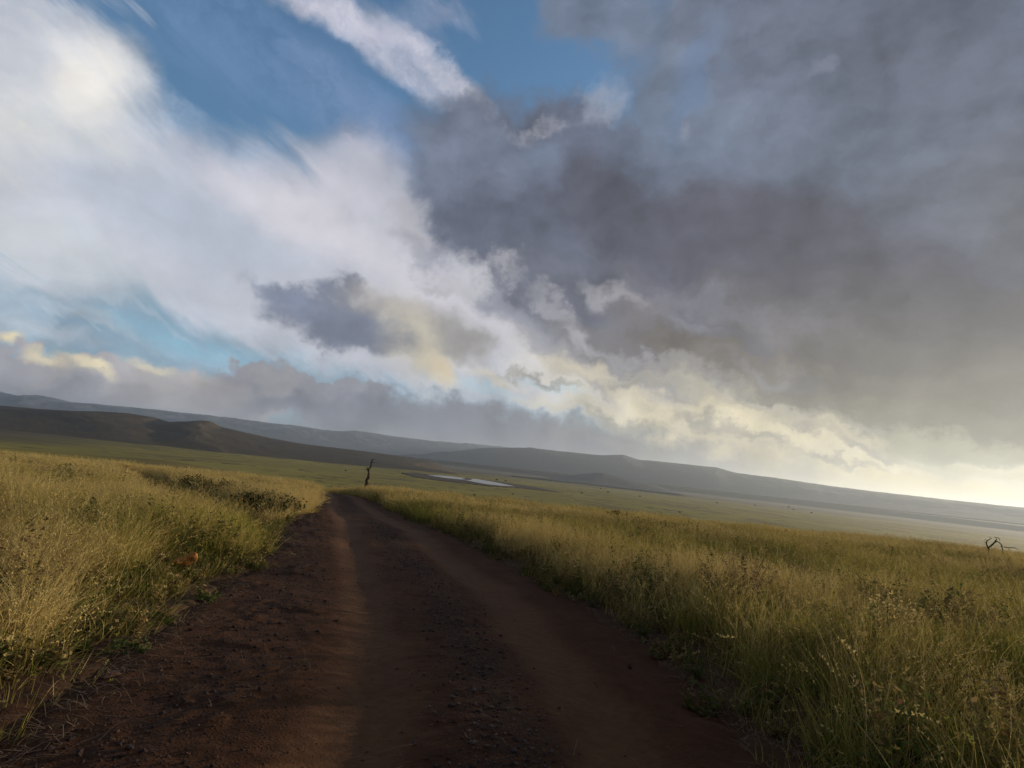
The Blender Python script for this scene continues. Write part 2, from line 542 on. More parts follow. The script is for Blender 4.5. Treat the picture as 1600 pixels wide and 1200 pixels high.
def tag(o, label=None, cat=None, group=None, kind=None):
    if label: o['label'] = label
    if cat: o['category'] = cat
    if group: o['group'] = group
    if kind: o['kind'] = kind
    return o


def mesh_np(name, verts, faces, mat=None, parent=None, smooth=True, attrs=None):
    """verts (n,3), faces (m,k) arrays -> linked mesh object"""
    me = bpy.data.meshes.new(name)
    verts = np.asarray(verts, np.float32)
    faces = np.asarray(faces, np.int32)
    k = faces.shape[1]
    me.vertices.add(len(verts)); me.vertices.foreach_set('co', verts.ravel())
    me.loops.add(faces.size); me.loops.foreach_set('vertex_index', faces.ravel())
    me.polygons.add(len(faces)); me.polygons.foreach_set('loop_start', np.arange(0, faces.size, k, dtype=np.int32))
    me.update(calc_edges=True)
    me.polygons.foreach_set('use_smooth', np.full(len(faces), smooth))
    if attrs:
        for an, av in attrs.items():
            at = me.attributes.new(an, 'FLOAT', 'POINT')
            at.data.foreach_set('value', np.asarray(av, np.float32).ravel())
    me.validate()
    o = bpy.data.objects.new(name, me)
    C.objects.link(o)
    if mat: me.materials.append(mat)
    if parent: o.parent = parent
    return o


def grid_faces(nr, nc, wrap=False):
    i = np.arange(nr - 1)[:, None]; j = np.arange(nc if wrap else nc - 1)[None, :]
    j2 = (j + 1) % nc
    return np.stack([i * nc + j + 0 * j2, i * nc + j2, (i + 1) * nc + j2, (i + 1) * nc + j], -1).reshape(-1, 4)


# ---------------------------------------------------------------- materials
def new_mat(name):
    m = bpy.data.materials.new(name)
    m.use_nodes = True
    m.node_tree.nodes.clear()
    gg = G(m.node_tree)
    out = gg.new('ShaderNodeOutputMaterial')
    return m, gg, out


def principled(gg, color, rough=0.9, normal=None, spec=0.2):
    p = gg.new('ShaderNodeBsdfPrincipled')
    gg.put(p.inputs['Base Color'], color)
    gg.put(p.inputs['Roughness'], rough)
    p.inputs['Specular IOR Level'].default_value = spec
    if normal is not None:
        gg.put(p.inputs['Normal'], normal)
    return p.outputs[0]


def bump(gg, h, dist, strength=1.0):
    b = gg.new('ShaderNodeBump')
    b.inputs['Strength'].default_value = strength
    b.inputs['Distance'].default_value = dist
    gg.put(b.inputs['Height'], h)
    return b.outputs[0]


# ground: dry straw and soil near, grass cover and painted cloud shade changing over the plain far off
M_ground, gg, out = new_mat("grassland_soil")
geo = gg.new('ShaderNodeNewGeometry')
pos = geo.outputs['Position']
px_, py_, pz_ = gg.sep(pos)
rr = gg.v('LENGTH', gg.v('MULTIPLY', pos, (1, 1, 0)))
flat = gg.comb(px_, py_, 0.0)
n1 = gg.noise(flat, 0.004, 5, 0.55)
n2 = gg.noise(gg.mapping(flat, scl=(0.6, 1.0, 1.0)), 0.0016, 5, 0.6)
n3 = gg.noise(flat, 0.03, 5, 0.65)
n4 = gg.noise(flat, 0.35, 5, 0.65)
nf = gg.noise(flat, 9.0, 4, 0.6)
nfar = gg.noise(flat, 0.02, 6, 0.8)
far_c = gg.mix(gg.mapr(n1, .35, .65), (.25, .220, .045), (.33, .280, .062))
far_c = gg.mix(gg.mapr(n3, .50, .72, 0, .5), far_c, (.24, .17, .06))
far_c = gg.mix(gg.mapr(nfar, .60, .72, 0, .6), far_c, (.10, .075, .035))
ng = gg.noise(flat, 0.0042, 4, 0.6)
gul = gg.mapr(gg.m('ABSOLUTE', gg.m('SUBTRACT', ng, 0.5)), 0.005, 0.017, 1, 0)
far_c = gg.mix(gg.m('MULTIPLY', gul, gg.mapr(n1, .42, .55, 0, .8)), far_c, (.085, .060, .035))
far_c = gg.mix(gg.m('MULTIPLY', gg.mapr(rr, 760, 520), gg.mapr(gg.noise(flat, 0.009, 4, .6), .42, .62, 0, .75)), far_c, (.20, .115, .045))
patchf = gg.noise(gg.mapping(flat, scl=(1.0, .45, 1.0)), 0.0075, 5, 0.65)
far_c = gg.mix(gg.mapr(patchf, .52, .62, 0, .75), far_c, (.17, .135, .050))
shaded_scrub = gg.mix(gg.mapr(n3, .35, .7), (.085, .072, .045), (.115, .092, .055))  # darkened in colour to carry the cloud shadow on the far plain
shaded_scrub = gg.mix(gg.mapr(n1, .45, .6), shaded_scrub, (.135, .112, .058))
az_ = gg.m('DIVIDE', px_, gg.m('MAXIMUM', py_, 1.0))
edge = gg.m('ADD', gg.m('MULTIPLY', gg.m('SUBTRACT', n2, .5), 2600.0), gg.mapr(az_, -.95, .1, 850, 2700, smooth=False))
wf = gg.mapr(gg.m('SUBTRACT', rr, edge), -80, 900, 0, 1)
far_c = gg.mix(wf, far_c, shaded_scrub)
near_c = gg.mix(gg.mapr(n4, .35, .65), (.070, .036, .022), (.090, .060, .030))
near_c = gg.mix(gg.mapr(nf, .4, .7, 0, .6), near_c, (.06, .035, .020))
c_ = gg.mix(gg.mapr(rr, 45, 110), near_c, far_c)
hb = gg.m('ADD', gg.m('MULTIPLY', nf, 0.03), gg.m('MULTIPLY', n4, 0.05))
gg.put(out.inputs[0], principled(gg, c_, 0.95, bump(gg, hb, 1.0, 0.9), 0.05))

# laterite road
M_road, gg, out = new_mat("red_dirt")
geo = gg.new('ShaderNodeNewGeometry')
pos = geo.outputs['Position']
tr = gg.new('ShaderNodeAttribute', attribute_name='track').outputs['Fac']
gr = gg.new('ShaderNodeAttribute', attribute_name='gravelly').outputs['Fac']
a1 = gg.noise(pos, 1.3, 6, 0.6)
a2 = gg.noise(pos, 9.0, 6, 0.65)
a3 = gg.noise(pos, 60.0, 4, 0.7)
vo = gg.new('ShaderNodeTexVoronoi'); vo.inputs['Scale'].default_value = 34
gg.put(vo.inputs['Vector'], gg.v('ADD', pos, gg.v('SCALE', gg.noise(pos, 12, 2, .5, col=True), scale=.03)))
soil = gg.mix(gg.mapr(a1, .3, .7), (.070, .028, .011), (.092, .040, .016))
soil = gg.mix(gg.mapr(a2, .45, .75, 0, .5), soil, (.048, .020, .010))
dust = gg.mix(gg.mapr(a2, .3, .7), (.150, .074, .032), (.118, .054, .023))
soil = gg.mix(gg.m('MULTIPLY', tr, gg.mapr(a1, .2, .6, .45, 1.0)), soil, dust)
dark = gg.mix(gg.mapr(a3, .35, .65), (.030, .017, .012), (.060, .038, .028))
soil = gg.mix(gg.m('MULTIPLY', gr, gg.mapr(a2, .35, .62, 0, .85)), soil, dark)
soil = gg.mix(gg.mapr(a3, .66, .8, 0, .5), soil, (.19, .15, .13))
hh = gg.m('ADD', gg.m('MULTIPLY', a2, .030), gg.m('MULTIPLY', a3, .010))
hh = gg.m('ADD', hh, gg.m('MULTIPLY', gg.m('MULTIPLY', gg.m('SUBTRACT', 1.0, tr), gg.mapr(vo.outputs[0], .0, .5, 1, 0)), .010))
gg.put(out.inputs[0], principled(gg, soil, gg.mapr(tr, 0, 1, .92, .85), bump(gg, hh, 1.0, 1.0), 0.12))


def hill_mat(name, c1, c2, c3, s):
    m, gg, out = new_mat(name)
    pos = gg.new('ShaderNodeNewGeometry').outputs['Position']
    a = gg.noise(pos, s, 6, .6)
    b = gg.noise(pos, s * 7, 6, .7)
    cc = gg.mix(gg.mapr(a, .35, .65), c1, c2)
    cc = gg.mix(gg.mapr(b, .5, .75, 0, .7), cc, c3)
    gg.put(out.inputs[0], principled(gg, cc, .95, bump(gg, b, 1.2 / s / 60, .6), .05))
    return m


M_hill = hill_mat("shaded_scrub_hillside", (.080, .066, .044), (.098, .078, .052), (.062, .052, .037), .0022)  # dark hillside colour includes the cloud shadow lying on it
M_mount = hill_mat("haze_tinted_mountain_forest", (.095, .120, .145), (.110, .130, .150), (.085, .105, .125), .0006)  # haze blue is mixed into the forest colour
M_ridge = hill_mat("haze_tinted_ridge_forest", (.105, .118, .128), (.125, .132, .132), (.088, .100, .108), .0008)  # paled and blued in colour to add to the distance haze

# ---------------------------------------------------------------- ground sheet (polar grid, fine near and ahead)
az_f = np.concatenate([np.arange(-180, -66, 3.0), np.arange(-66, 66.01, 0.22), np.arange(69, 180, 3.0)])
rad = [0.0001]
r_ = 0.6
while r_ < 26000:
    rad.append(r_)
    r_ *= 1.011 if 3 < r_ < 75 else 1.028
rad = np.array(rad)
A, R_ = np.meshgrid(np.radians(az_f), rad)
X, Y = R_ * np.sin(A), R_ * np.cos(A)
Z = ground_z(X, Y)
fc = grid_faces(len(rad), len(az_f), wrap=True)
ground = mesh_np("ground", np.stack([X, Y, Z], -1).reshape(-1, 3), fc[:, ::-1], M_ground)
tag(ground, kind='structure')

# ---------------------------------------------------------------- road sheet
ys = [-14.0]
while ys[-1] < 95:
    ys.append(ys[-1] + max(0.03, 0.0065 * abs(ys[-1])))
ys = np.array(ys)
uu = np.linspace(0, 1, 190)
L_, Rr_ = left_edge(ys) - 0.55, right_edge(ys) + 0.55
RX = L_[:, None] + (Rr_ - L_)[:, None] * uu[None, :]
RY = np.repeat(ys[:, None], len(uu), 1)
RZ = road_z(RX, RY)
ta, tb = track_a(RY), track_b(RY)
wob = (fbm(RX, RY, 1.5, 3) - .5) * .35
trk = np.clip(np.exp(-((RX - ta + wob) / 0.42) ** 4) + np.exp(-((RX - tb + wob) / 0.46) ** 4), 0, 1)
mid = (ta + tb) / 2 + .05
grv = np.clip(np.exp(-((RX - mid + wob) / 0.36) ** 2) * 1.0 + np.exp(-((RX - ta + 1.3 + wob) / 0.45) ** 2) * .6, 0, 1)
fc = grid_faces(len(ys), len(uu))
road = mesh_np("dirt_road", np.stack([RX, RY, RZ], -1).reshape(-1, 3), fc, M_road,
               attrs={'track': trk, 'gravelly': grv})
tag(road, kind='structure')


# ---------------------------------------------------------------- hills and mountains
def skyline(pts, dist, x_pad=2):
    """pixel outline of a far skyline -> azimuth (deg) and height (m) at its real distance"""
    out = []
    for p in pts:
        d = ray(*p)
        hz = math.hypot(d.x, d.y)
        out.append((math.degrees(math.atan2(d.x, d.y)), H + d.z / hz * dist))
    return np.array(out)


def range_mesh(name, prof, dist, depth_front, depth_back, base_z, mat, az0, az1, step, rough, nrad=60, seed=0.0):
    az = np.arange(az0, az1, step)
    t = np.linspace(0, 1, nrad)
    split = depth_front / (depth_front + depth_back)
    rr = dist - depth_front + t * (depth_front + depth_back)
    s = np.where(t < split, t / split, (1 - t) / (1 - split))
    shape = np.sin(np.clip(s, 0, 1) * math.pi / 2) ** 1.25
    A, RR = np.meshgrid(np.radians(az), rr)
    X, Y = RR * np.sin(A), RR * np.cos(A)
    # away from the crest the spurs wander sideways, so that the slope is no straight extrusion of the skyline
    wander = (fbm(X + 3 * seed, Y, dist * .16, 4) - .5) * 2 * (depth_front / dist * 12) * (1 - shape[:, None] ** 3)
    top = np.interp(np.degrees(A) + wander, prof[:, 0], prof[:, 1])
    Z = base_z + (top - base_z) * shape[:, None]
    n = fbm(X + seed, Y + seed, dist * 0.09, 6, 0.55) - 0.5
    ridge = np.abs(fbm(X + seed, Y, dist * 0.045, 5, .55) - .5) * 2
    fade = (np.clip(shape, 0, 1) * sst(0, .45, shape))[:, None] * (1 - shape[:, None] ** 6 * .86)
    Z = Z + (n * 1.2 - ridge * .8) * rough * fade + (fbm(X, Y, dist * .006, 3) - .5) * rough * .05
    o = mesh_np(name, np.stack([X, Y, Z], -1).reshape(-1, 3), grid_faces(len(rr), len(az))[:, ::-1], mat)
    return tag(o, kind='structure')


pr = skyline([(-60, 630), (0, 634), (60, 639), (110, 642), (160, 643), (200, 646), (240, 652), (268, 660), (300, 659), (318, 657.5),
              (330, 659), (345, 667), (380, 675), (420, 684), (470, 693), (520, 699), (570, 705), (620, 712), (680, 722)], 3300)
pr = np.vstack([[-75, 40], [-55, 55], pr, [-2, -110], [4, -150]])
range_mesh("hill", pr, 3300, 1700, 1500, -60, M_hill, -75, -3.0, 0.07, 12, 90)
pr = skyline([(-60, 604), (0, 613), (20, 618), (40, 622), (65, 619), (90, 624), (110, 629), (150, 631), (200, 636), (260, 642), (330, 650),
              (400, 659), (450, 664), (490, 670), (520, 674), (560, 674), (600, 680), (680, 690), (760, 696), (830, 704), (900, 712)], 15000)
pr = np.vstack([[-80, 500], [-60, 620], pr, [15, 420], [25, 300]])
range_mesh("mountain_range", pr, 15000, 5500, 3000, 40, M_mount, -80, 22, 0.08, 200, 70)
pr = skyline([(640, 716), (700, 706), (760, 700), (830, 700), (870, 705), (900, 708), (940, 712), (975, 711), (1000, 719), (1050, 723.5), (1100, 729), (1120, 731),
              (1150, 739), (1200, 745.5), (1250, 752.5), (1300, 760), (1400, 772), (1500, 783), (1600, 793.5), (1680, 802)], 8500)
pr = np.vstack([[-20, 0], pr, [52, 300], [62, 330], [72, 200], [85, 100]])
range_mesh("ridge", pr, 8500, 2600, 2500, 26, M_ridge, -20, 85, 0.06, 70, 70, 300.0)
pr = skyline([(860, 747), (890, 743), (915, 740), (930, 738.8), (942, 738.8), (958, 742), (980, 747), (1020, 757)], 4300)
pr = np.vstack([[0, -60], pr, [20, -60]])
range_mesh("knoll", pr, 4300, 900, 600, -30, M_ridge, 1, 19, 0.05, 5, 40, 30.0)


# ---------------------------------------------------------------- pond
def to_ground(px, py, z0=None):
    d = ray(px, py)
    if z0 is not None:
        t = (z0 - H) / d.z
        return Vector((d.x * t, d.y * t, z0))
    ts = np.geomspace(1.0, 9000, 6000)
    P = np.array(d)[None, :] * ts[:, None]
    below = np.nonzero(P[:, 2] + H < ground_z(P[:, 0], P[:, 1]))[0]
    i = below[0] if len(below) else -1
    return Vector((P[i, 0], P[i, 1], float(ground_z(P[i, 0], P[i, 1]))))


def flat_patch(name, pts, z, mat, rim=0.0, skirt=3.0, wig=0.0):
    P = [to_ground(px, py, z) for px, py in pts]
    fine = []
    for i, p in enumerate(P):
        qn = P[(i + 1) % len(P)]
        for k in range(8):
            t = k / 8
            v = p.lerp(qn, t)
            v.y += (vnoise(np.array(v.x / 9.0), np.array(v.y / 9.0)) - .5) * wig
            fine.append(v)
    bm = bmesh.new()
    top = [bm.verts.new((v.x, v.y, z)) for v in fine]
    bot = [bm.verts.new((v.x, v.y, z - skirt)) for v in fine]
    bm.faces.new(top)
    n = len(top)
    for i in range(n):
        bm.faces.new((top[i], bot[i], bot[(i + 1) % n], top[(i + 1) % n]))
    bmesh.ops.recalc_face_normals(bm, faces=bm.faces)
    me = bpy.data.meshes.new(name)
    bm.to_mesh(me); bm.free()
    me.materials.append(mat)
    o = bpy.data.objects.new(name, me)
    C.objects.link(o)
    return tag(o, kind='structure')


M_mud, gg, out = new_mat("dark_mud")
pos = gg.new('ShaderNodeNewGeometry').outputs['Position']
gg.put(out.inputs[0], principled(gg, gg.mix(gg.mapr(gg.noise(pos, .06, 5, .6), .35, .65), (.050, .036, .028), (.085, .065, .045)), .9, None, .1))
M_water, gg, out = new_mat("pond_water")
pos = gg.new('ShaderNodeNewGeometry').outputs['Position']
w_ = gg.new('ShaderNodeBsdfPrincipled')
w_.inputs['Base Color'].default_value = (.40, .38, .36, 1)  # pale base stands in for the bright sky reflected off the water
w_.inputs['Roughness'].default_value = .28
w_.inputs['IOR'].default_value = 1.33
gg.put(w_.inputs['Normal'], bump(gg, gg.noise(pos, 1.2, 3, .6), .25, 1.0))
gg.put(out.inputs[0], w_.outputs[0])
pz0 = PLAIN + 0.9
flat_patch("pond_shore", [(628, 738.5), (645, 738.5), (668, 740), (700, 742), (732, 745.5), (765, 750), (800, 755.5), (838, 761.5), (880, 769.6),
                          (850, 766.5), (815, 762.5), (790, 761), (765, 759.6), (735, 756), (705, 752.5), (675, 749), (650, 745.5), (636, 741.5)], pz0, M_mud, wig=30)
flat_patch("pond", [(667, 741.6), (700, 743.8), (722, 746.2), (745, 748.6), (770, 752.6), (803, 759.4), (782, 758.6), (760, 756.4), (742, 753.2),
                    (731, 750.8), (724, 749.4), (716, 748.6), (695, 746.6), (680, 744.2)], pz0 + 0.3, M_water, wig=14)
flat_patch("mud_bank", [(722, 747.6), (730, 746.9), (738, 748.3), (736, 749.6), (728, 749.6)], pz0 + 0.75, M_mud, wig=4)

# ---------------------------------------------------------------- grass
def grass_mat(name, dry, straw, green, dead, transl=0.27):
    m, gg, out = new_mat(name)
    tip = gg.new('ShaderNodeAttribute', attribute_name='tip').outputs['Fac']
    br = gg.new('ShaderNodeAttribute', attribute_name='shade').outputs['Fac']
    tint = gg.new('ShaderNodeAttribute', attribute_name='tint', attribute_type='INSTANCER').outputs['Fac']
    brt = gg.new('ShaderNodeAttribute', attribute_name='bright', attribute_type='INSTANCER').outputs['Fac']
    f = gg.m('ADD', tint, gg.m('MULTIPLY', gg.m('SUBTRACT', br, 0.5), 0.9))
    f = gg.m('SUBTRACT', f, gg.m('MULTIPLY', tip, 0.30), clamp=True)
    c_ = gg.mix(gg.mapr(f, 0.0, 0.30), straw, dry)
    c_ = gg.mix(gg.mapr(f, 0.25, 0.75), c_, green)
    c_ = gg.mix(gg.mapr(br, 0.90, 0.93), c_, dead)
    c_ = gg.v('SCALE', c_, scale=brt)
    d = gg.new('ShaderNodeBsdfDiffuse'); gg.put(d.inputs[0], c_)
    t = gg.new('ShaderNodeBsdfTranslucent'); gg.put(t.inputs[0], c_)
    mx = gg.new('ShaderNodeMixShader'); mx.inputs[0].default_value = transl
    gg.l.new(d.outputs[0], mx.inputs[1]); gg.l.new(t.outputs[0], mx.inputs[2])
    gg.l.new(mx.outputs[0], out.inputs[0])
    return m


M_grass = grass_mat("dry_savanna_grass", (.46, .365, .098), (.63, .505, .215), (.215, .262, .048), (.24, .14, .06))


def blades(n, hmin, hmax, spread, width, lean, curl, seed, heads=0.0, segs=4, headsize=1.0):
    r = np.random.default_rng(seed)
    V, Fc, TP, BR = [], [], [], []
    base = 0
    for i in range(n):
        h = hmin + (hmax - hmin) * r.random() ** 0.8
        a = r.random() * 2 * math.pi
        ph = r.random() * 2 * math.pi
        rad_ = spread * math.sqrt(r.random())
        p = np.array([rad_ * math.cos(a), rad_ * math.sin(a), -0.04])
        th = abs(r.normal(0, lean)) + 0.03
        ph = a + r.normal(0, 1.1)
        tw = r.random() * math.pi
        cu = r.random() * curl * (1.6 if r.random() < .2 else 1)
        side = np.array([math.cos(tw), math.sin(tw), 0])
        w = width * (0.7 + 0.6 * r.random())
        b = r.random()
        head = r.random() < heads
        pts = []
        for k in range(segs + 1):
            s = k / segs
            pts.append(p.copy())
            t2 = th + cu * s * s
            p = p + (h / segs) * np.array([math.sin(t2) * math.cos(ph), math.sin(t2) * math.sin(ph), math.cos(t2)])
            if k == segs:
                break
        for k, qn in enumerate(pts):
            s = k / segs
            ww = w * (0.45 if head else 1.0) * (1 - 0.9 * s ** 1.6 if not head else 1 - .4 * s)
            V.append(qn - side * ww); V.append(qn + side * ww)
            TP += [s, s]; BR += [b, b]
            if k:
                o_ = base + 2 * (k - 1)
                Fc.append((o_, o_ + 1, o_ + 3, o_ + 2))
        base += 2 * (segs + 1)
        if head:
            d = pts[-1] - pts[-2]; d = d / np.linalg.norm(d)
            L = h * (0.16 + .12 * r.random())
            nsp = 9
            for k in range(nsp):
                c0 = pts[-1] - d * L * (k / nsp) * .9
                an = k * 2.4 + ph
                out_ = np.array([math.cos(an), math.sin(an), 0.9]); out_ /= np.linalg.norm(out_)
                ln = 0.022 * headsize * (0.8 + .5 * r.random()); wd = 0.0042 * headsize
                sd = np.cross(out_, d); sd = sd / (np.linalg.norm(sd) + 1e-6)
                V += [c0, c0 + out_ * ln * .5 + sd * wd, c0 + out_ * ln, c0 + out_ * ln * .5 - sd * wd]
                TP += [1.1] * 4; BR += [min(b, .85)] * 4
                Fc.append((base, base + 1, base + 2, base + 3)); base += 4
    me = bpy.data.meshes.new("tuft")
    me.from_pydata([tuple(v) for v in V], [], Fc)
    me.attributes.new('tip', 'FLOAT', 'POINT').data.foreach_set('value', np.array(TP, np.float32))
    me.attributes.new('shade', 'FLOAT', 'POINT').data.foreach_set('value', np.array(BR, np.float32))
    me.materials.append(M_grass)
    return bpy.data.objects.new("tuft", me)      # a source shape only: it is not linked into the scene


tall = [blades(58, .22, .92, .24, .0030, .34, 1.25, 100 + i, heads=.38, segs=5) for i in range(7)]
leafy = [blades(80, .18, .66, .22, .0042, .42, 1.5, 200 + i, heads=.10, segs=5) for i in range(5)]
short = [blades(46, .06, .30, .20, .0032, .6, 1.4, 300 + i, heads=.06) for i in range(4)]
tall_far = [blades(42, .3, .95, .34, .0070, .32, 1.1, 400 + i, heads=.5, segs=4, headsize=2.0) for i in range(5)]
leafy_far = [blades(44, .2, .72, .34, .0085, .38, 1.2, 500 + i, heads=.15, segs=4, headsize=2.0) for i in range(4)]
loose = [blades(5, .5, 1.1, .12, .0034, .6, 1.4, 600 + i, heads=.75, segs=7, headsize=1.2) for i in range(8)]


M_weed = grass_mat("broad_leaf_weeds", (.18, .15, .060), (.32, .24, .11), (.10, .14, .038), (.20, .12, .06), .25)


def weedy(n, h, seed, leafy_=1.0):
    """an upright branching weed: thin stem with many small broad leaves"""
    r = np.random.default_rng(seed)
    V, Fc, TP, BR = [], [], [], []
    for i in range(n):
        a, th = r.random() * 6.283, abs(r.normal(0, .38))
        d = np.array([math.sin(th) * math.cos(a), math.sin(th) * math.sin(a), math.cos(th)])
        p0 = np.array([r.normal(0, .07), r.normal(0, .07), -.03]); hh = h * (.5 + .5 * r.random())
        sd = np.array([math.cos(a + 1.5), math.sin(a + 1.5), 0]) * .003
        o_ = len(V); V += [p0 - sd, p0 + sd, p0 + d * hh + sd * .4, p0 + d * hh - sd * .4]; TP += [0, 0, 1, 1]; BR += [.5] * 4
        Fc.append((o_, o_ + 1, o_ + 2, o_ + 3))
        for k in range(int(17 * leafy_)):
            s = .25 + .75 * r.random()
            c0 = p0 + d * hh * s
            e = np.array([r.normal(), r.normal(), r.normal() * .6 + .3]); e /= np.linalg.norm(e)
            f_ = np.cross(e, r.normal(size=3)); f_ /= np.linalg.norm(f_) + 1e-6
            L = .03 + .035 * r.random(); b = r.random()
            o_ = len(V); V += [c0, c0 + e * L * .5 + f_ * L * .26, c0 + e * L, c0 + e * L * .5 - f_ * L * .26]
            TP += [s] * 4; BR += [b] * 4; Fc.append((o_, o_ + 1, o_ + 2, o_ + 3))
    me = bpy.data.meshes.new("weed_plant")
    me.from_pydata([tuple(v) for v in V], [], Fc)
    me.attributes.new('tip', 'FLOAT', 'POINT').data.foreach_set('value', np.array(TP, np.float32))
    me.attributes.new('shade', 'FLOAT', 'POINT').data.foreach_set('value', np.array(BR, np.float32))
    me.materials.append(M_weed)
    return bpy.data.objects.new("weed_plant", me)


weeds = [weedy(11, .75, 700 + i) for i in range(4)] + [weedy(8, .28, 720 + i) for i in range(3)]


def scatter_zone(r0, r1, a0, a1, dens, seed):
    r = np.random.default_rng(seed)
    area = math.pi * (r1 ** 2 - r0 ** 2) * (a1 - a0) / 360
    n = int(area * dens)
    rr = np.sqrt(r.random(n) * (r1 ** 2 - r0 ** 2) + r0 ** 2)
    aa = np.radians(a0 + (a1 - a0) * r.random(n))
    return rr * np.sin(aa), rr * np.cos(aa), r.random(n), r.random(n), r.random(n)


def plant(name, label_kind, sources, x, y, rz, lx, ly, scl, hscl, tint, bright, kind):
    z = ground_z(x, y) - 0.01
    n = len(x)
    me = bpy.data.meshes.new(name)
    me.vertices.add(n)
    me.vertices.foreach_set('co', np.stack([x, y, z], -1).astype(np.float32).ravel())
    eul = np.zeros((n, 3), np.float32)
    for i in range(n):
        m = Matrix.Rotation(lx[i], 3, 'X') @ Matrix.Rotation(ly[i], 3, 'Y') @ Matrix.Rotation(rz[i], 3, 'Z')
        eul[i] = m.to_euler()
    me.attributes.new('turn', 'FLOAT_VECTOR', 'POINT').data.foreach_set('vector', eul.ravel())
    me.attributes.new('size', 'FLOAT_VECTOR', 'POINT').data.foreach_set('vector', np.stack([scl, scl, hscl], -1).astype(np.float32).ravel())
    me.attributes.new('tint', 'FLOAT', 'POINT').data.foreach_set('value', tint.astype(np.float32))
    me.attributes.new('bright', 'FLOAT', 'POINT').data.foreach_set('value', bright.astype(np.float32))
    me.attributes.new('pick', 'INT', 'POINT').data.foreach_set('value', kind.astype(np.int32))
    o = bpy.data.objects.new(name, me)
    C.objects.link(o)
    ng = bpy.data.node_groups.new(name + "_growth", 'GeometryNodeTree')
    ng.interface.new_socket('Geometry', in_out='INPUT', socket_type='NodeSocketGeometry')
    ng.interface.new_socket('Geometry', in_out='OUTPUT', socket_type='NodeSocketGeometry')
    N, Lk = ng.nodes, ng.links
    gi, go = N.new('NodeGroupInput'), N.new('NodeGroupOutput')
    m2p = N.new('GeometryNodeMeshToPoints')
    iop = N.new('GeometryNodeInstanceOnPoints')
    jn = N.new('GeometryNodeJoinGeometry')
    for so in reversed(sources):
        oi = N.new('GeometryNodeObjectInfo'); oi.inputs['Object'].default_value = so
        g2i = N.new('GeometryNodeGeometryToInstance')
        Lk.new(oi.outputs['Geometry'], g2i.inputs[0]); Lk.new(g2i.outputs[0], jn.inputs[0])

    def na(nm, ty):
        a = N.new('GeometryNodeInputNamedAttribute'); a.data_type = ty; a.inputs[0].default_value = nm
        return a.outputs['Attribute']
    e2r = N.new('FunctionNodeEulerToRotation')
    Lk.new(na('turn', 'FLOAT_VECTOR'), e2r.inputs[0])
    Lk.new(gi.outputs[0], m2p.inputs[0]); Lk.new(m2p.outputs[0], iop.inputs['Points'])
    Lk.new(jn.outputs[0], iop.inputs['Instance'])
    iop.inputs['Pick Instance'].default_value = True
    Lk.new(na('pick', 'INT'), iop.inputs['Instance Index'])
    Lk.new(e2r.outputs[0], iop.inputs['Rotation'])
    Lk.new(na('size', 'FLOAT_VECTOR'), iop.inputs['Scale'])
    Lk.new(iop.outputs[0], go.inputs[0])
    md = o.modifiers.new("growth", 'NODES'); md.node_group = ng
    return tag(o, kind='stuff')


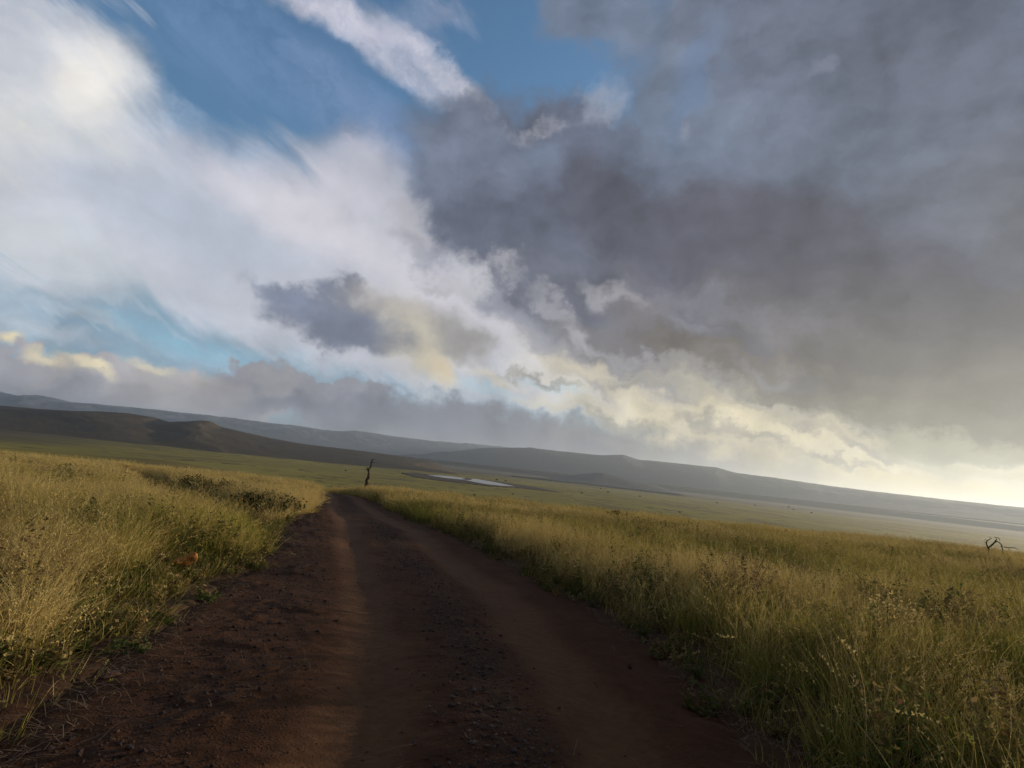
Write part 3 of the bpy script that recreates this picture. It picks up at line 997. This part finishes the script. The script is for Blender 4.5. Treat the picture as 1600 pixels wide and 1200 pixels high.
ZON = [(1.0, 13, -105, 120, 21, 1), (13, 30, -62, 78, 12, 2), (30, 82, -58, 64, 7, 3)]
for zi, (r0, r1, a0, a1, dens, seed) in enumerate(ZON):
    x, y, u1, u2, u3 = scatter_zone(r0, r1, a0, a1, dens, seed)
    if zi == 2:
        k = y < 70
        x, y, u1, u2, u3 = x[k], y[k], u1[k], u2[k], u3[k]
    rd = road_dist(x, y) + (fbm(x, y, 1.3, 3) - .5) * 0.9
    sd = side_dist(x, y)
    left = x < left_edge(y)
    verge_w = np.where(left, 1.25 * sst(11.5, 7.5, y) + .25, 0.55 * sst(40, 12, y) + .35)
    full = sst(0.15, 1.0, (rd - .05) / verge_w)
    full = full * sst(0.5, 1.7, sd)
    patch = fbm(x, y, 5.5, 4)
    patch2 = fbm(x + 50, y + 9, 2.0, 3)
    bare = np.maximum(sst(.40, .30, fbm(x + 5, y + 80, 1.3, 3)), .55 * sst(.45, .35, fbm(x + 9, y + 3, .5, 2))) * sst(60, 25, y)
    green = np.clip(.50 + np.where(left, 0, .12 * sst(3, 9, x)) + (patch - .5) * 2.0 + (patch2 - .5) * .7 + np.where(left, -.27, .17 * sst(45, 20, y)) - sst(18, 45, y) * .20 + sst(14, 4, x) * (~left) * .10, 0, 1)
    bright = .70 + .60 * fbm(x + 33, y, .9, 3) + (u3 - .5) * .2
    hmap = (.76 + 1.0 * (fbm(x, y + 31, 2.2, 4) - .45)) * np.where(left, 1.0 + .22 * sst(6, 9, y) * sst(16, 12, y), 1.14)
    rz = u1 * 2 * math.pi
    lx = (u2 - .5) * .45
    ly = (u3 - .5) * .45 + .10
    clear = np.minimum(np.minimum(np.hypot(x + 5.15, y - 9.15) - .55, np.hypot(x + 4.8, y - 8.6) - .45), np.hypot(x + 6.1, y - 10.1) - .42)
    tallmask = (clear > 0) & (full > .55) & (u3 > bare * .9)
    is_leafy = (u2 * .9 + .05) < green * .75
    pick = np.floor(u1 * 997).astype(int)
    fars = zi == 2
    fm = .55 + .45 * full
    ssz = (1.0 if zi == 0 else 1.2 if zi == 1 else 1.35)
    m1 = tallmask & ~is_leafy
    s1 = tall_far if fars else tall
    plant("tall_dry_grass", 'dry', s1, x[m1], y[m1], rz[m1], lx[m1], ly[m1], ssz * (.9 + .3 * u2[m1]), hmap[m1] * fm[m1], green[m1] * .6, bright[m1], pick[m1] % len(s1))
    m2 = tallmask & is_leafy
    s2 = leafy_far if fars else leafy
    plant("green_grass", 'green', s2, x[m2], y[m2], rz[m2], lx[m2], ly[m2], ssz * (1.0 + .3 * u2[m2]), hmap[m2] * fm[m2], .35 + green[m2] * .55, bright[m2] * .95, pick[m2] % len(s2))
    m3 = (~tallmask) & (rd > -0.05) & (u2 < np.where(rd < .30, .34, .95))
    plant("verge_grass", 'verge', short, x[m3], y[m3], rz[m3], lx[m3] * 2, ly[m3] * 2, .9 + .6 * u2[m3], .8 + .7 * u3[m3], .45 + .3 * patch[m3], bright[m3] * .7, pick[m3] % len(short))
    wn = fbm(x + 70, y + 20, 1.8, 3)
    m5 = (clear > .1) & (rd > .35) & (u3 * 13 % 1 < .11 * sst(.48, .62, wn) + .012) & (y < 60)
    plant("tall_weeds", 'weeds', weeds[:4], x[m5], y[m5], rz[m5], lx[m5], ly[m5], (1.0 if zi < 2 else 1.5) + .4 * u2[m5], .75 + .5 * u1[m5], .1 + .9 * u2[m5], .8 + .5 * u3[m5], pick[m5] % 4)
    if zi < 2:
        m6 = (rd > -.1) & (rd < 1.5) & (~tallmask) & (u3 * 17 % 1 < .45)
        plant("low_verge_weeds", 'weeds', weeds[4:], x[m6], y[m6], rz[m6], lx[m6], ly[m6], .8 + .6 * u2[m6], .6 + .6 * u1[m6], .3 + .7 * u2[m6], .7 + .4 * u3[m6], pick[m6] % 3)
        m4 = (clear > .2) & (rd > .5) & (u1 * 7 % 1 < (.16 if zi == 0 else .14)) & (sd > 1)
        plant("loose_grass_stems", 'stems', loose, x[m4], y[m4], rz[m4] * 3, lx[m4], ly[m4], .9 + .3 * u2[m4], .85 + .4 * u3[m4] * np.where(left[m4], 1, .9), .02 + .2 * u3[m4], bright[m4] * .95, pick[m4] % len(loose))


# ---------------------------------------------------------------- tubes, stones, shrubs
def tube_bm(bm, pts, radii, sides=8, wob=0.0, seed=0):
    r = random.Random(seed)
    pts = [Vector(p) for p in pts]
    rings = []
    up = Vector((0.13, 0.21, 1)).normalized()
    for i, p in enumerate(pts):
        t = (pts[min(i + 1, len(pts) - 1)] - pts[max(i - 1, 0)]).normalized()
        a = t.cross(Vector((0.9, .3, .1))).normalized()
        b = t.cross(a).normalized()
        ring = []
        for k in range(sides):
            an = 2 * math.pi * k / sides
            rr_ = radii[i] * (1 + (r.random() - .5) * 2 * wob)
            ring.append(bm.verts.new(p + a * math.cos(an) * rr_ + b * math.sin(an) * rr_))
        rings.append(ring)
    for i in range(len(rings) - 1):
        for k in range(sides):
            bm.faces.new((rings[i][k], rings[i][(k + 1) % sides], rings[i + 1][(k + 1) % sides], rings[i + 1][k]))
    bm.faces.new(rings[0][::-1]); bm.faces.new(rings[-1])


def bm_obj(name, bm, mat, parent=None, smooth=True):
    me = bpy.data.meshes.new(name)
    bm.to_mesh(me); bm.free()
    for p in me.polygons: p.use_smooth = smooth
    me.materials.append(mat)
    o = bpy.data.objects.new(name, me)
    C.objects.link(o)
    if parent: o.parent = parent
    return o


def empty(name, loc, rz=0.0):
    o = bpy.data.objects.new(name, None)
    o.location = loc; o.rotation_euler = (0, 0, rz)
    o.empty_display_size = .2
    C.objects.link(o)
    return o


def simple_mat(name, c1, c2, s, bs=0.02, rough=.9):
    m, gg, out = new_mat(name)
    tcn = gg.new('ShaderNodeTexCoord').outputs['Object']
    a = gg.noise(tcn, s, 6, .65)
    b = gg.noise(tcn, s * 6, 4, .65)
    gg.put(out.inputs[0], principled(gg, gg.mix(gg.mapr(a, .35, .65), c1, c2), rough, bump(gg, gg.m('ADD', a, gg.m('MULTIPLY', b, .3)), bs, 1.0), .15))
    return m


M_wood = simple_mat("weathered_dead_wood", (.060, .048, .040), (.105, .085, .072), 6, .05)
M_darkwood = simple_mat("dark_dead_wood", (.040, .032, .026), (.070, .055, .040), 9, .02)
M_orange = simple_mat("orange_clay_rock", (.58, .25, .07), (.42, .16, .045), 7, .04)
M_tan = simple_mat("reddish_flat_rock", (.15, .085, .060), (.10, .055, .040), 9, .02)
M_grey = simple_mat("grey_pebble", (.14, .105, .088), (.085, .060, .050), 14, .01)
M_darkclod = simple_mat("dark_soil_clod", (.035, .024, .022), (.065, .045, .040), 12, .02)


def stone_bm(rx, ry, rz, seed, sub=3, rough=.22, flat=1.0):
    bm = bmesh.new()
    bmesh.ops.create_icosphere(bm, subdivisions=sub, radius=1.0)
    r = random.Random(seed)
    planes = [(Vector((r.gauss(0, 1), r.gauss(0, 1), r.gauss(0, 1))).normalized(), .48 + .3 * r.random()) for _ in range(13)]
    ox, oy = r.random() * 50, r.random() * 50
    for v in bm.verts:
        p = v.co.copy()
        for n_, d_ in planes:
            e = p.dot(n_) - d_
            if e > 0: p -= n_ * e * (.97 if sub > 2 else .85)
        k = 1 + (float(vnoise(np.array(p.x * 2.3 + ox), np.array(p.y * 2.3 + p.z * 1.7 + oy))) - .5) * rough
        v.co = Vector((p.x * rx * k, p.y * ry * k, p.z * rz * k))
    return bm


def gz(x, y, on_road=None):
    x_, y_ = np.array(float(x)), np.array(float(y))
    g_ = float(ground_z(x_, y_))
    if on_road is None:
        on_road = float(road_dist(x_, y_)) < 0.3
    return max(g_, float(road_z(x_, y_))) if on_road else g_


# dead trunk beyond the crest
def dead_trunk():
    d = ray(572, 762)
    D = 56.0
    x, y = d.x / d.y * D, D
    z = gz(x, y)
    t = empty("dead_tree", (x, y, z))
    tag(t, "tall crooked dead tree trunk standing alone beyond the bend of the dirt road", "tree")
    top = H + ray(579, 716).z / ray(579, 716).y * D - z
    eye = H + d.z / d.y * D - z
    k = (top - eye)
    P = [(0, 0, -.3), (0.0, 0, eye * .5), (-.10, 0, eye), (-.02, .05, eye + .13 * k), (-.13, 0, eye + .24 * k), (.05, .1, eye + .34 * k), (.02, 0, eye + .43 * k), (-.05, 0, eye + .50 * k),
         (-.14, .05, eye + .58 * k), (-.10, 0, eye + .64 * k), (.10, .05, eye + .70 * k), (.14, 0, eye + .80 * k), (.10, 0, eye + .86 * k), (.20, 0, eye + .93 * k), (.27, .03, eye + 1.0 * k)]
    P = [(a_ * .6 + .4 * .27 * max(0, (c_ - eye) / k), b_, c_) for a_, b_, c_ in P]
    Rd = [.20, .19, .18, .19, .15, .165, .10, .075, .12, .07, .085, .09, .06, .065, .04]
    Pn, Rn = [], []
    for i in range(len(P) - 1):
        for j in range(3):
            s = j / 3
            Pn.append(Vector(P[i]).lerp(Vector(P[i + 1]), s) + Vector((random.uniform(-.02, .02), random.uniform(-.02, .02), 0)))
            Rn.append(Rd[i] * (1 - s) + Rd[i + 1] * s)
    Pn.append(Vector(P[-1])); Rn.append(.03)
    bm = bmesh.new()
    tube_bm(bm, Pn, Rn, 10, .16, 3)
    bm_obj("trunk", bm, M_wood, t)
    for (h0, dx_, dy_, dz_, r0) in [(.60, -.26, 0, .04, .06), (.63, -.22, .1, .16, .04), (.86, .46, 0, .02, .035), (.92, .40, .05, .22, .03), (.42, .24, 0, .18, .05), (.33, .20, -.05, .02, .05), (.83, -.10, 0, .10, .04)]:
        bm = bmesh.new()
        b0 = Vector((.0 if h0 < .6 else (-.1 if h0 < .65 else .13), 0, eye + h0 * k))
        pts = [b0, b0 + Vector((dx_, dy_, dz_)) * .45 + Vector((0, 0, .04)), b0 + Vector((dx_, dy_, dz_))]
        tube_bm(bm, pts, [r0, r0 * .8, r0 * .35], 6, .1, 5)
        bm_obj("branch", bm, M_wood, t)


dead_trunk()


def px_curve(D, pts, base_xy, wig=.25, seed=1):
    """outline points of a real object standing at depth D, relative to its base, with depth wiggle"""
    r = random.Random(seed)
    out_ = []
    for p in pts:
        d = ray(*p)
        out_.append(Vector((d.x / d.y * D - base_xy[0], r.uniform(-wig, wig), H + d.z / d.y * D - base_xy[2])))
    return out_


def gnarled():
    D = 30.0
    d = ray(1545, 857)
    x, y = d.x / d.y * D, D
    z = gz(x, y)
    B = (x, y, z)
    t = empty("fallen_dead_tree", (x, y, z))
    tag(t, "low gnarled dead tree with dark twisted branches poking above the grass", "tree")
    main = px_curve(D, [(1546, 872), (1546, 856), (1550, 853), (1554.5, 846)], B, .1)
    bm = bmesh.new(); tube_bm(bm, main, [.055, .045, .042, .036], 8, .15, 1); bm_obj("trunk", bm, M_darkwood, t)
    for pts, rads in [
        ([(1543.8, 856), (1543, 850), (1541.5, 846), (1543.5, 843), (1546, 841), (1546.5, 839)], [.07, .055, .045, .035, .03, .015]),
        ([(1542, 848), (1539, 847), (1536.5, 846.5)], [.035, .022, .012]),
        ([(1542, 844), (1539, 843), (1537, 843.5)], [.03, .02, .01]),
        ([(1554.5, 846), (1555.5, 842), (1554.5, 839.5), (1557.5, 840), (1560, 840.5), (1561, 842), (1559.6, 844.4)], [.06, .045, .035, .035, .035, .03, .02]),
        ([(1554.5, 846), (1558, 846), (1562, 848), (1564, 852), (1566, 855), (1572, 855), (1576, 856), (1584, 855.5), (1588, 857.5), (1591, 858.5)], [.06, .055, .05, .05, .045, .045, .04, .035, .03, .015]),
        ([(1566, 855), (1567, 859), (1567, 866)], [.035, .03, .03]),
    ]:
        bm = bmesh.new()
        P = px_curve(D, pts, B, .12, len(pts))
        P[0].y = 0.0
        tube_bm(bm, P, [q_ * .55 for q_ in rads], 7, .12, len(pts)); bm_obj("branch", bm, M_darkwood, t)


gnarled()

# rocks and stones
def stone(name, label, px, py, rx, ry, rz, seed, mat, group=None, rot=0.0, sink=.35, cat="rock", lift=0.0, sub=3):
    p = to_ground(px, py)
    z = gz(p.x, p.y)
    o = bm_obj(name, stone_bm(rx, ry, rz, seed, sub), mat, smooth=True)
    o.location = (p.x, p.y, z + rz * (1 - sink) + lift)
    o.rotation_euler = (0, 0, rot)
    return tag(o, label, cat, group)


stone("rock", "bright orange clay rock half hidden in the tall grass left of the road", 287, 889, .22, .16, .17, 4, M_orange, rot=.3, sink=.35, sub=5)
stone("rock", "flat reddish rock lying on the dirt at the left edge of the road", 164, 1094, .10, .07, .028, 9, M_tan, rot=.5, sink=.2)
stone("clod", "single dark clod on the bare dirt near the right verge", 981, 1085, .035, .028, .026, 12, M_darkclod, cat="clod", sub=2)
for i, (px, py, s) in enumerate([(710, 1104, .030), (733, 1141, .027), (700, 1150, .025), (696, 1122, .024), (657, 1100, .018), (662, 1065, .017), (664, 1168, .020), (738, 1178, .018), (632, 958, .028), (770, 1000, .02)]):
    if i < 8:
        stone("stone", "small rounded grey stone among the dark gravel between the wheel tracks", px, py, s, s * .85, s * .75, 20 + i, M_grey,
              "round grey stones in the gravel between the wheel tracks", rot=i * 1.3, cat="stone", sub=2)

# gravel: countless bits
r_g = np.random.default_rng(5)
bmg = []
proto_v, proto_f = [], []
for s_ in range(5):
    b_ = stone_bm(1, .8, .6, 60 + s_, 1, .4)
    b_.verts.ensure_lookup_table()
    proto_v.append(np.array([v.co[:] for v in b_.verts])); proto_f.append(np.array([[v.index for v in f.verts] for f in b_.faces])); b_.free()


def gravel(name, n, size, mat, where, seed):
    r = np.random.default_rng(seed)
    V, Fx, off = [], [], 0
    yy = 2.2 + (24 - 2.2) * r.random(n) ** 1.9
    xx = where(yy, r)
    zz = np.maximum(road_z(xx, yy), ground_z(xx, yy))
    for i in range(n):
        k = r.integers(5)
        a = r.random() * 6.28
        s = size * min(4.0, math.exp(r.normal(0, .62)))
        pv = proto_v[k] * s
        c, sn = math.cos(a), math.sin(a)
        pv = np.stack([pv[:, 0] * c - pv[:, 1] * sn + xx[i], pv[:, 0] * sn + pv[:, 1] * c + yy[i], pv[:, 2] + zz[i] + s * .15], -1)
        V.append(pv); Fx.append(proto_f[k] + off); off += len(pv)
    o = mesh_np(name, np.concatenate(V), np.concatenate(Fx), mat, smooth=False)
    return tag(o, kind='stuff')


gravel("gravel", 5200, .0075, M_grey, lambda y, r: (track_a(y) + track_b(y)) / 2 + r.normal(.1, .24, len(y)), 1)
gravel("dark_gravel", 6500, .010, M_darkclod, lambda y, r: np.where(r.random(len(y)) < .55, track_a(y) - 1.3 + r.normal(0, .40, len(y)), (track_a(y) + track_b(y)) / 2 + r.normal(.05, .3, len(y))), 2)
gravel("road_crumbs", 5200, .0055, M_tan, lambda y, r: left_edge(y) + (right_edge(y) - left_edge(y)) * r.random(len(y)), 3)
# dead straw lying along the verges
def litter(name, n, seed):
    r = np.random.default_rng(seed)
    V, Fx = [], []
    y = 2.2 + 20 * r.random(n) ** 1.6
    sideL = r.random(n) < .5
    off = np.abs(r.normal(0, .55, n))
    x = np.where(sideL, left_edge(y) + .35 - off * .9 + .3 * r.random(n), right_edge(y) - .15 + off)
    x = np.where(r.random(n) < .06, left_edge(y) + (right_edge(y) - left_edge(y)) * r.random(n), x)
    z = np.maximum(road_z(x, y), ground_z(x, y))
    b = 0
    for i in range(n):
        a = r.random() * 6.28; L = .05 + .28 * r.random() ** 2
        h0, h1 = .012 + .02 * r.random(), .012 + .05 * r.random()
        d = np.array([math.cos(a), math.sin(a), 0]) * L
        s = np.array([-math.sin(a), math.cos(a), 0]) * .0018
        p = np.array([x[i], y[i], z[i]])
        mid_ = p + d * .5 + np.array([0, 0, (h0 + h1) / 2 + .015]) + s * r.normal(0, 9)
        e = p + d + np.array([0, 0, h1])
        st = p + np.array([0, 0, h0])
        V += [st - s, st + s, mid_ + s, mid_ - s, e + s * .5, e - s * .5]
        Fx += [(b, b + 1, b + 2, b + 3), (b + 3, b + 2, b + 4, b + 5)]
        b += 6
    o = mesh_np(name, np.array(V), np.array(Fx), M_straw, smooth=False)
    return tag(o, kind='stuff')


M_straw = simple_mat("dead_straw", (.26, .19, .12), (.16, .11, .07), 20, .001)
litter("straw_litter", 5200, 8)


# leafy plants -----------------------------------------------------
def leaf_mat(name, c1, c2, transl=.35):
    m, gg, out = new_mat(name)
    r_ = gg.new('ShaderNodeAttribute', attribute_name='shade').outputs['Fac']
    c_ = gg.mix(r_, c1, c2)
    d = gg.new('ShaderNodeBsdfDiffuse'); gg.put(d.inputs[0], c_)
    t = gg.new('ShaderNodeBsdfTranslucent'); gg.put(t.inputs[0], c_)
    mx = gg.new('ShaderNodeMixShader'); mx.inputs[0].default_value = transl
    gg.l.new(d.outputs[0], mx.inputs[1]); gg.l.new(t.outputs[0], mx.inputs[2]); gg.l.new(mx.outputs[0], out.inputs[0])
    return m


M_leaf = leaf_mat("weed_leaf", (.07, .11, .035), (.12, .15, .05))
M_darkleaf = leaf_mat("bush_leaf", (.040, .050, .022), (.085, .085, .032), .2)
M_redleaf = leaf_mat("reddish_bush_leaf", (.105, .055, .028), (.15, .085, .040), .2)
M_flower = leaf_mat("pale_blossom", (.58, .45, .17), (.72, .60, .28), .3)
M_dryleaf = leaf_mat("dry_leaf", (.26, .17, .10), (.42, .30, .18), .25)
M_stem = simple_mat("brown_stem", (.13, .085, .05), (.20, .14, .08), 20, .003)


def shrub(name, label, cat, loc, rx, ry, h, nst, nleaf, leaf, mat_leaf, part="foliage", seed=0, group=None, lean=(0, 0), top_only=False, mat_stem=None, droop=.3, leafmin=.35):
    r = random.Random(seed)
    t = empty(name, loc)
    tag(t, label, cat, group)
    bm = bmesh.new()
    LV, LF, LS = [], [], []
    for i in range(nst):
        a = r.random() * 6.283
        k = math.sqrt(r.random())
        tip = Vector((math.cos(a) * rx * k + lean[0], math.sin(a) * ry * k + lean[1], h * (.55 + .45 * r.random()) * (1 - .35 * k)))
        p0 = Vector((math.cos(a) * rx * k * .18, math.sin(a) * ry * k * .18, -.05))
        m1 = p0.lerp(tip, .5) + Vector((r.uniform(-.06, .06) * rx, r.uniform(-.06, .06), h * .08))
        rr_ = .007 * max(.6, h)
        path = [p0, m1, tip]
        tube_bm(bm, path, [rr_, rr_ * .7, rr_ * .3], 4)
        for j in range(nleaf):
            s = leafmin + (1 - leafmin) * (r.random() if not top_only else .75 + .25 * r.random())
            if top_only: s = .85 + .2 * r.random()
            c0 = (p0.lerp(m1, s * 2) if s < .5 else m1.lerp(tip, s * 2 - 1)) + Vector((r.gauss(0, .05) * rx, r.gauss(0, .05) * ry, r.gauss(0, .04) * h))
            d = Vector((r.gauss(0, 1), r.gauss(0, 1), r.gauss(.2, .7))).normalized()
            sd = d.cross(Vector((r.gauss(0, 1), r.gauss(0, 1), r.gauss(0, 1)))).normalized()
            L = leaf * (.6 + .8 * r.random()); W = L * .28
            b = len(LV)
            LV += [c0, c0 + d * L * .45 + sd * W, c0 + d * L, c0 + d * L * .45 - sd * W]
            LF.append((b, b + 1, b + 2, b + 3))
            LS += [r.random()] * 4 if False else [r.random()] * 4
    bm_obj("stem", bm, mat_stem or M_stem, t)
    mesh_np(part, np.array([v[:] for v in LV]), np.array(LF), mat_leaf, t, False, {'shade': LS})
    return t


def at_ground(px, py):
    p = to_ground(px, py)
    return (p.x, p.y, gz(p.x, p.y))


shrub("weed", "small leafy green weed on the bare left verge below the orange rock", "weed", at_ground(322, 960), .16, .13, .22, 10, 9, .055, M_leaf, seed=1)
shrub("weed", "low dark green weed on the left verge in front of the grass", "weed", at_ground(200, 1040), .20, .14, .14, 12, 8, .05, M_leaf, seed=2)
shrub("flowering_shrub", "low shrub topped with pale cream blossoms in the green grass on the right", "shrub", (4.95, 6.85, gz(4.95, 6.85)), .42, .28, 1.0, 46, 12, .036, M_flower, part="blossoms", seed=3, top_only=True)
shrub("dry_shrub", "spindly brown shrub with dry curled leaves rising above the golden grass", "shrub", (4.15, 9.2, gz(4.15, 9.2)), .70, .5, 1.32, 30, 16, .055, M_dryleaf, seed=4, leafmin=.45)
shrub("dry_shrub", "small brown seed bearing shrub deeper in the grass behind the dry shrub", "shrub", (7.2, 13.0, gz(7.2, 13.0)), .6, .5, 1.05, 16, 12, .05, M_dryleaf, seed=14, leafmin=.5)

# bushes at and behind the crest of the near field
def bush(label, px, py, D, w, h, mat, seed, group=None, n=60, leaf=.12, name="bush", z_up=None):
    d = ray(px, py)
    x, y = d.x / d.y * D, D
    z = gz(x, y)
    if z_up is not None:
        h = H + d.z / d.y * D - z          # its top is where the ray passes
    return shrub(name, label, "bush", (x, y, z), w, w * .7, h, n, 14, leaf, mat, seed=seed, group=group, leafmin=.3)


bush("dark rounded reddish bush standing behind the left crest of golden grass", 290, 722, 118, 1.7, 0, M_redleaf, 31, n=70, leaf=.30, z_up=1)
bush("very small dark bush to the left of the rounded reddish bush", 261, 724.5, 118, .8, 0, M_redleaf, 32, n=40, leaf=.22, z_up=1)
bush("small dark bush behind the grass between the reddish bush and the lone dead tree", 409, 737, 95, .55, 0, M_darkleaf, 33, n=40, leaf=.2, z_up=1)
bush("thin dark bush just left of where the road vanishes", 457, 743, 80, .25, 0, M_darkleaf, 34, n=24, leaf=.18, z_up=1)
bush("low dark green bush on the crest of the right field", 966, 794, 40, .8, 0, M_darkleaf, 35, n=60, leaf=.12, z_up=1)
bush("tiny dark bush just over the crest on the far right field", 1204, 820, 60, .4, 0, M_darkleaf, 36, n=30, leaf=.12, z_up=1)
for i, (px, py, w) in enumerate([(1010, 808, 1.1), (1030, 811, 1.4), (1052, 813, 1.5), (1075, 816, 1.3)]):
    bush(["first bush from the left in the low dark thicket on the right crest", "second bush from the left in the low dark thicket on the right crest",
          "third bush from the left in the low dark thicket on the right crest", "last bush on the right in the low dark thicket on the right crest"][i], px, py, 33, w, 0, M_darkleaf, 40 + i, "thicket of dark bushes on the right crest", n=70, leaf=.11, z_up=1)
for i, (px, py, D, w) in enumerate([(306, 738, 30, .9), (326, 741, 29, 1.2), (350, 745, 27.5, 1.2), (372, 751, 26, 1.2), (392, 757, 24, 1.1), (410, 760, 23, 1.1), (428, 764, 22, 1.0), (445, 770, 20.5, .9), (398, 764, 20.5, .8), (425, 774, 18.5, .7)]):
    bush("dark green bush growing along the shaded hollow between the two swells of grass", px, py, D, w, 0, M_darkleaf, 50 + i, "dark bushes in the shaded hollow on the left", n=85, leaf=.09, z_up=1)


def far_bush(px, py, s, i, label):
    p = to_ground(px, py)
    rr_ = p.length
    w = s * rr_ / FPX
    bm = bmesh.new()
    r = random.Random(i)
    LV, LF = [], []
    for k in range(260):
        a, b = r.random() * 6.283, r.random()
        q_ = Vector((math.cos(a) * math.sqrt(b) * w * (.8 + .3 * r.random()), math.sin(a) * math.sqrt(b) * w, w * 1.1 * r.random() * (1 - b * .5)))
        d = Vector((r.gauss(0, 1), r.gauss(0, 1), r.gauss(0, 1))).normalized() * w * .22
        e = d.cross(Vector((r.gauss(0, 1), r.gauss(0, 1), r.gauss(0, 1)))).normalized() * w * .12
        n0 = len(LV)
        LV += [q_ - d, q_ + e, q_ + d, q_ - e]; LF.append((n0, n0 + 1, n0 + 2, n0 + 3))
    bm.free()
    o = mesh_np("distant_bush", np.array([v[:] for v in LV]), np.array(LF), M_darkleaf, None, False, {'shade': [r.random() for _ in LV]})
    o.location = (p.x, p.y, p.z)
    return tag(o, label, "bush", "small dark bushes dotted over the distant plain")


FB = [(776, 750.5, 2.0, "left of two dark bushes on the far bank of the pond"),
      (790, 752, 1.8, "right of two dark bushes on the far bank of the pond"),
      (700, 739, 1.6, "dark bush just behind the left tip of the pond water"),
      (688, 735.5, 1.4, "dark speck of a bush a little farther back than the pond's left tip"),
      (909, 771, 1.8, "distant dark bush on the plain past the right end of the muddy shore"),
      (950, 769.5, 1.8, "distant dark bush on the plain in front of the small knoll"),
      (939, 764, 1.4, "tiny bush closest below the small knoll"),
      (741, 774, 2.0, "dark bush on the near side of the pond, just over the grass crest"),
      (801, 772.5, 1.6, "dark bush on the near side of the pond's right tip"),
      (1232, 793, 1.8, "first of three distant bushes in a row below the right ridge"),
      (1240, 797, 1.5, "second of three distant bushes in a row below the right ridge"),
      (1268, 802, 1.6, "third of three distant bushes in a row below the right ridge"),
      (1062, 801, 1.6, "distant bush just behind the thicket on the right crest"),
      (606, 724, 1.2, "distant bush just beyond the top of the lone dead tree, on its right"),
      (520, 719, 1.3, "distant bush on the plain between the brown hill and the dead tree"),
      (430, 708, 1.4, "distant bush at the foot of the brown hill's long right slope"),
      (325, 703, 1.5, "distant bush below the bump at the end of the brown hill"),
      (1350, 800, 1.4, "farthest right of the distant bushes on the hazy plain"),
      (1180, 790, 1.3, "distant bush on the plain left of the row of three below the ridge"),
      (860, 752, 1.3, "tiny distant bush behind the end of the muddy shore"),
      (1000, 776, 1.4, "distant bush on the plain to the right of the small knoll"),
      (1120, 786, 1.4, "distant bush midway between the knoll and the row of three bushes"),
      (540, 736, 1.4, "distant bush on the plain close to the left of the dead tree")]
for i, (px, py, s, lb) in enumerate(FB):
    far_bush(px, py, s, 100 + i, lb)

# fallen twig on the right verge
def twig(label, pts, lift, seed):
    P = []
    for i, (px, py) in enumerate(pts):
        v = to_ground(px, py)
        P.append(Vector((v.x, v.y, gz(v.x, v.y) + lift + .03 * math.sin(i * 1.7))))
    t = empty("fallen_twig", P[0])
    tag(t, label, "twig")
    bm = bmesh.new(); tube_bm(bm, [p - P[0] for p in P], [.006] * (len(P) - 1) + [.002], 5, .1); bm_obj("stem", bm, M_straw, t)
    r = random.Random(seed)
    for k in range(5):
        b0 = P[1 + k % (len(P) - 2)] - P[0]
        e = b0 + Vector((r.uniform(-.18, .18), r.uniform(-.12, .12), r.uniform(0, .08)))
        bm = bmesh.new(); tube_bm(bm, [b0, b0.lerp(e, .5) + Vector((0, 0, .02)), e], [.004, .003, .0015], 4); bm_obj("twig", bm, M_straw, t)


twig("bare forked straw coloured twig fallen on the dirt by the right verge", [(1090, 1098), (1120, 1093), (1145, 1090), (1160, 1100), (1178, 1116)], .035, 2)

# ---------------------------------------------------------------- haze
M_haze = bpy.data.materials.new("haze_air")
M_haze.use_nodes = True
nt = M_haze.node_tree
nt.nodes.clear()
pv = nt.nodes.new('ShaderNodeVolumePrincipled')
pv.inputs['Color'].default_value = (.70, .83, 1.0, 1)
pv.inputs['Density'].default_value = 4.8e-5
pv.inputs['Anisotropy'].default_value = 0.5
mo = nt.nodes.new('ShaderNodeOutputMaterial')
nt.links.new(pv.outputs[0], mo.inputs['Volume'])
bm = bmesh.new()
bmesh.ops.create_cube(bm, size=1.0)
hz = bm_obj("haze", bm, M_haze, smooth=False)
hz.scale = (54000, 54000, 800)
hz.location = (0, 0, 400 - 100)
tag(hz, kind='stuff')
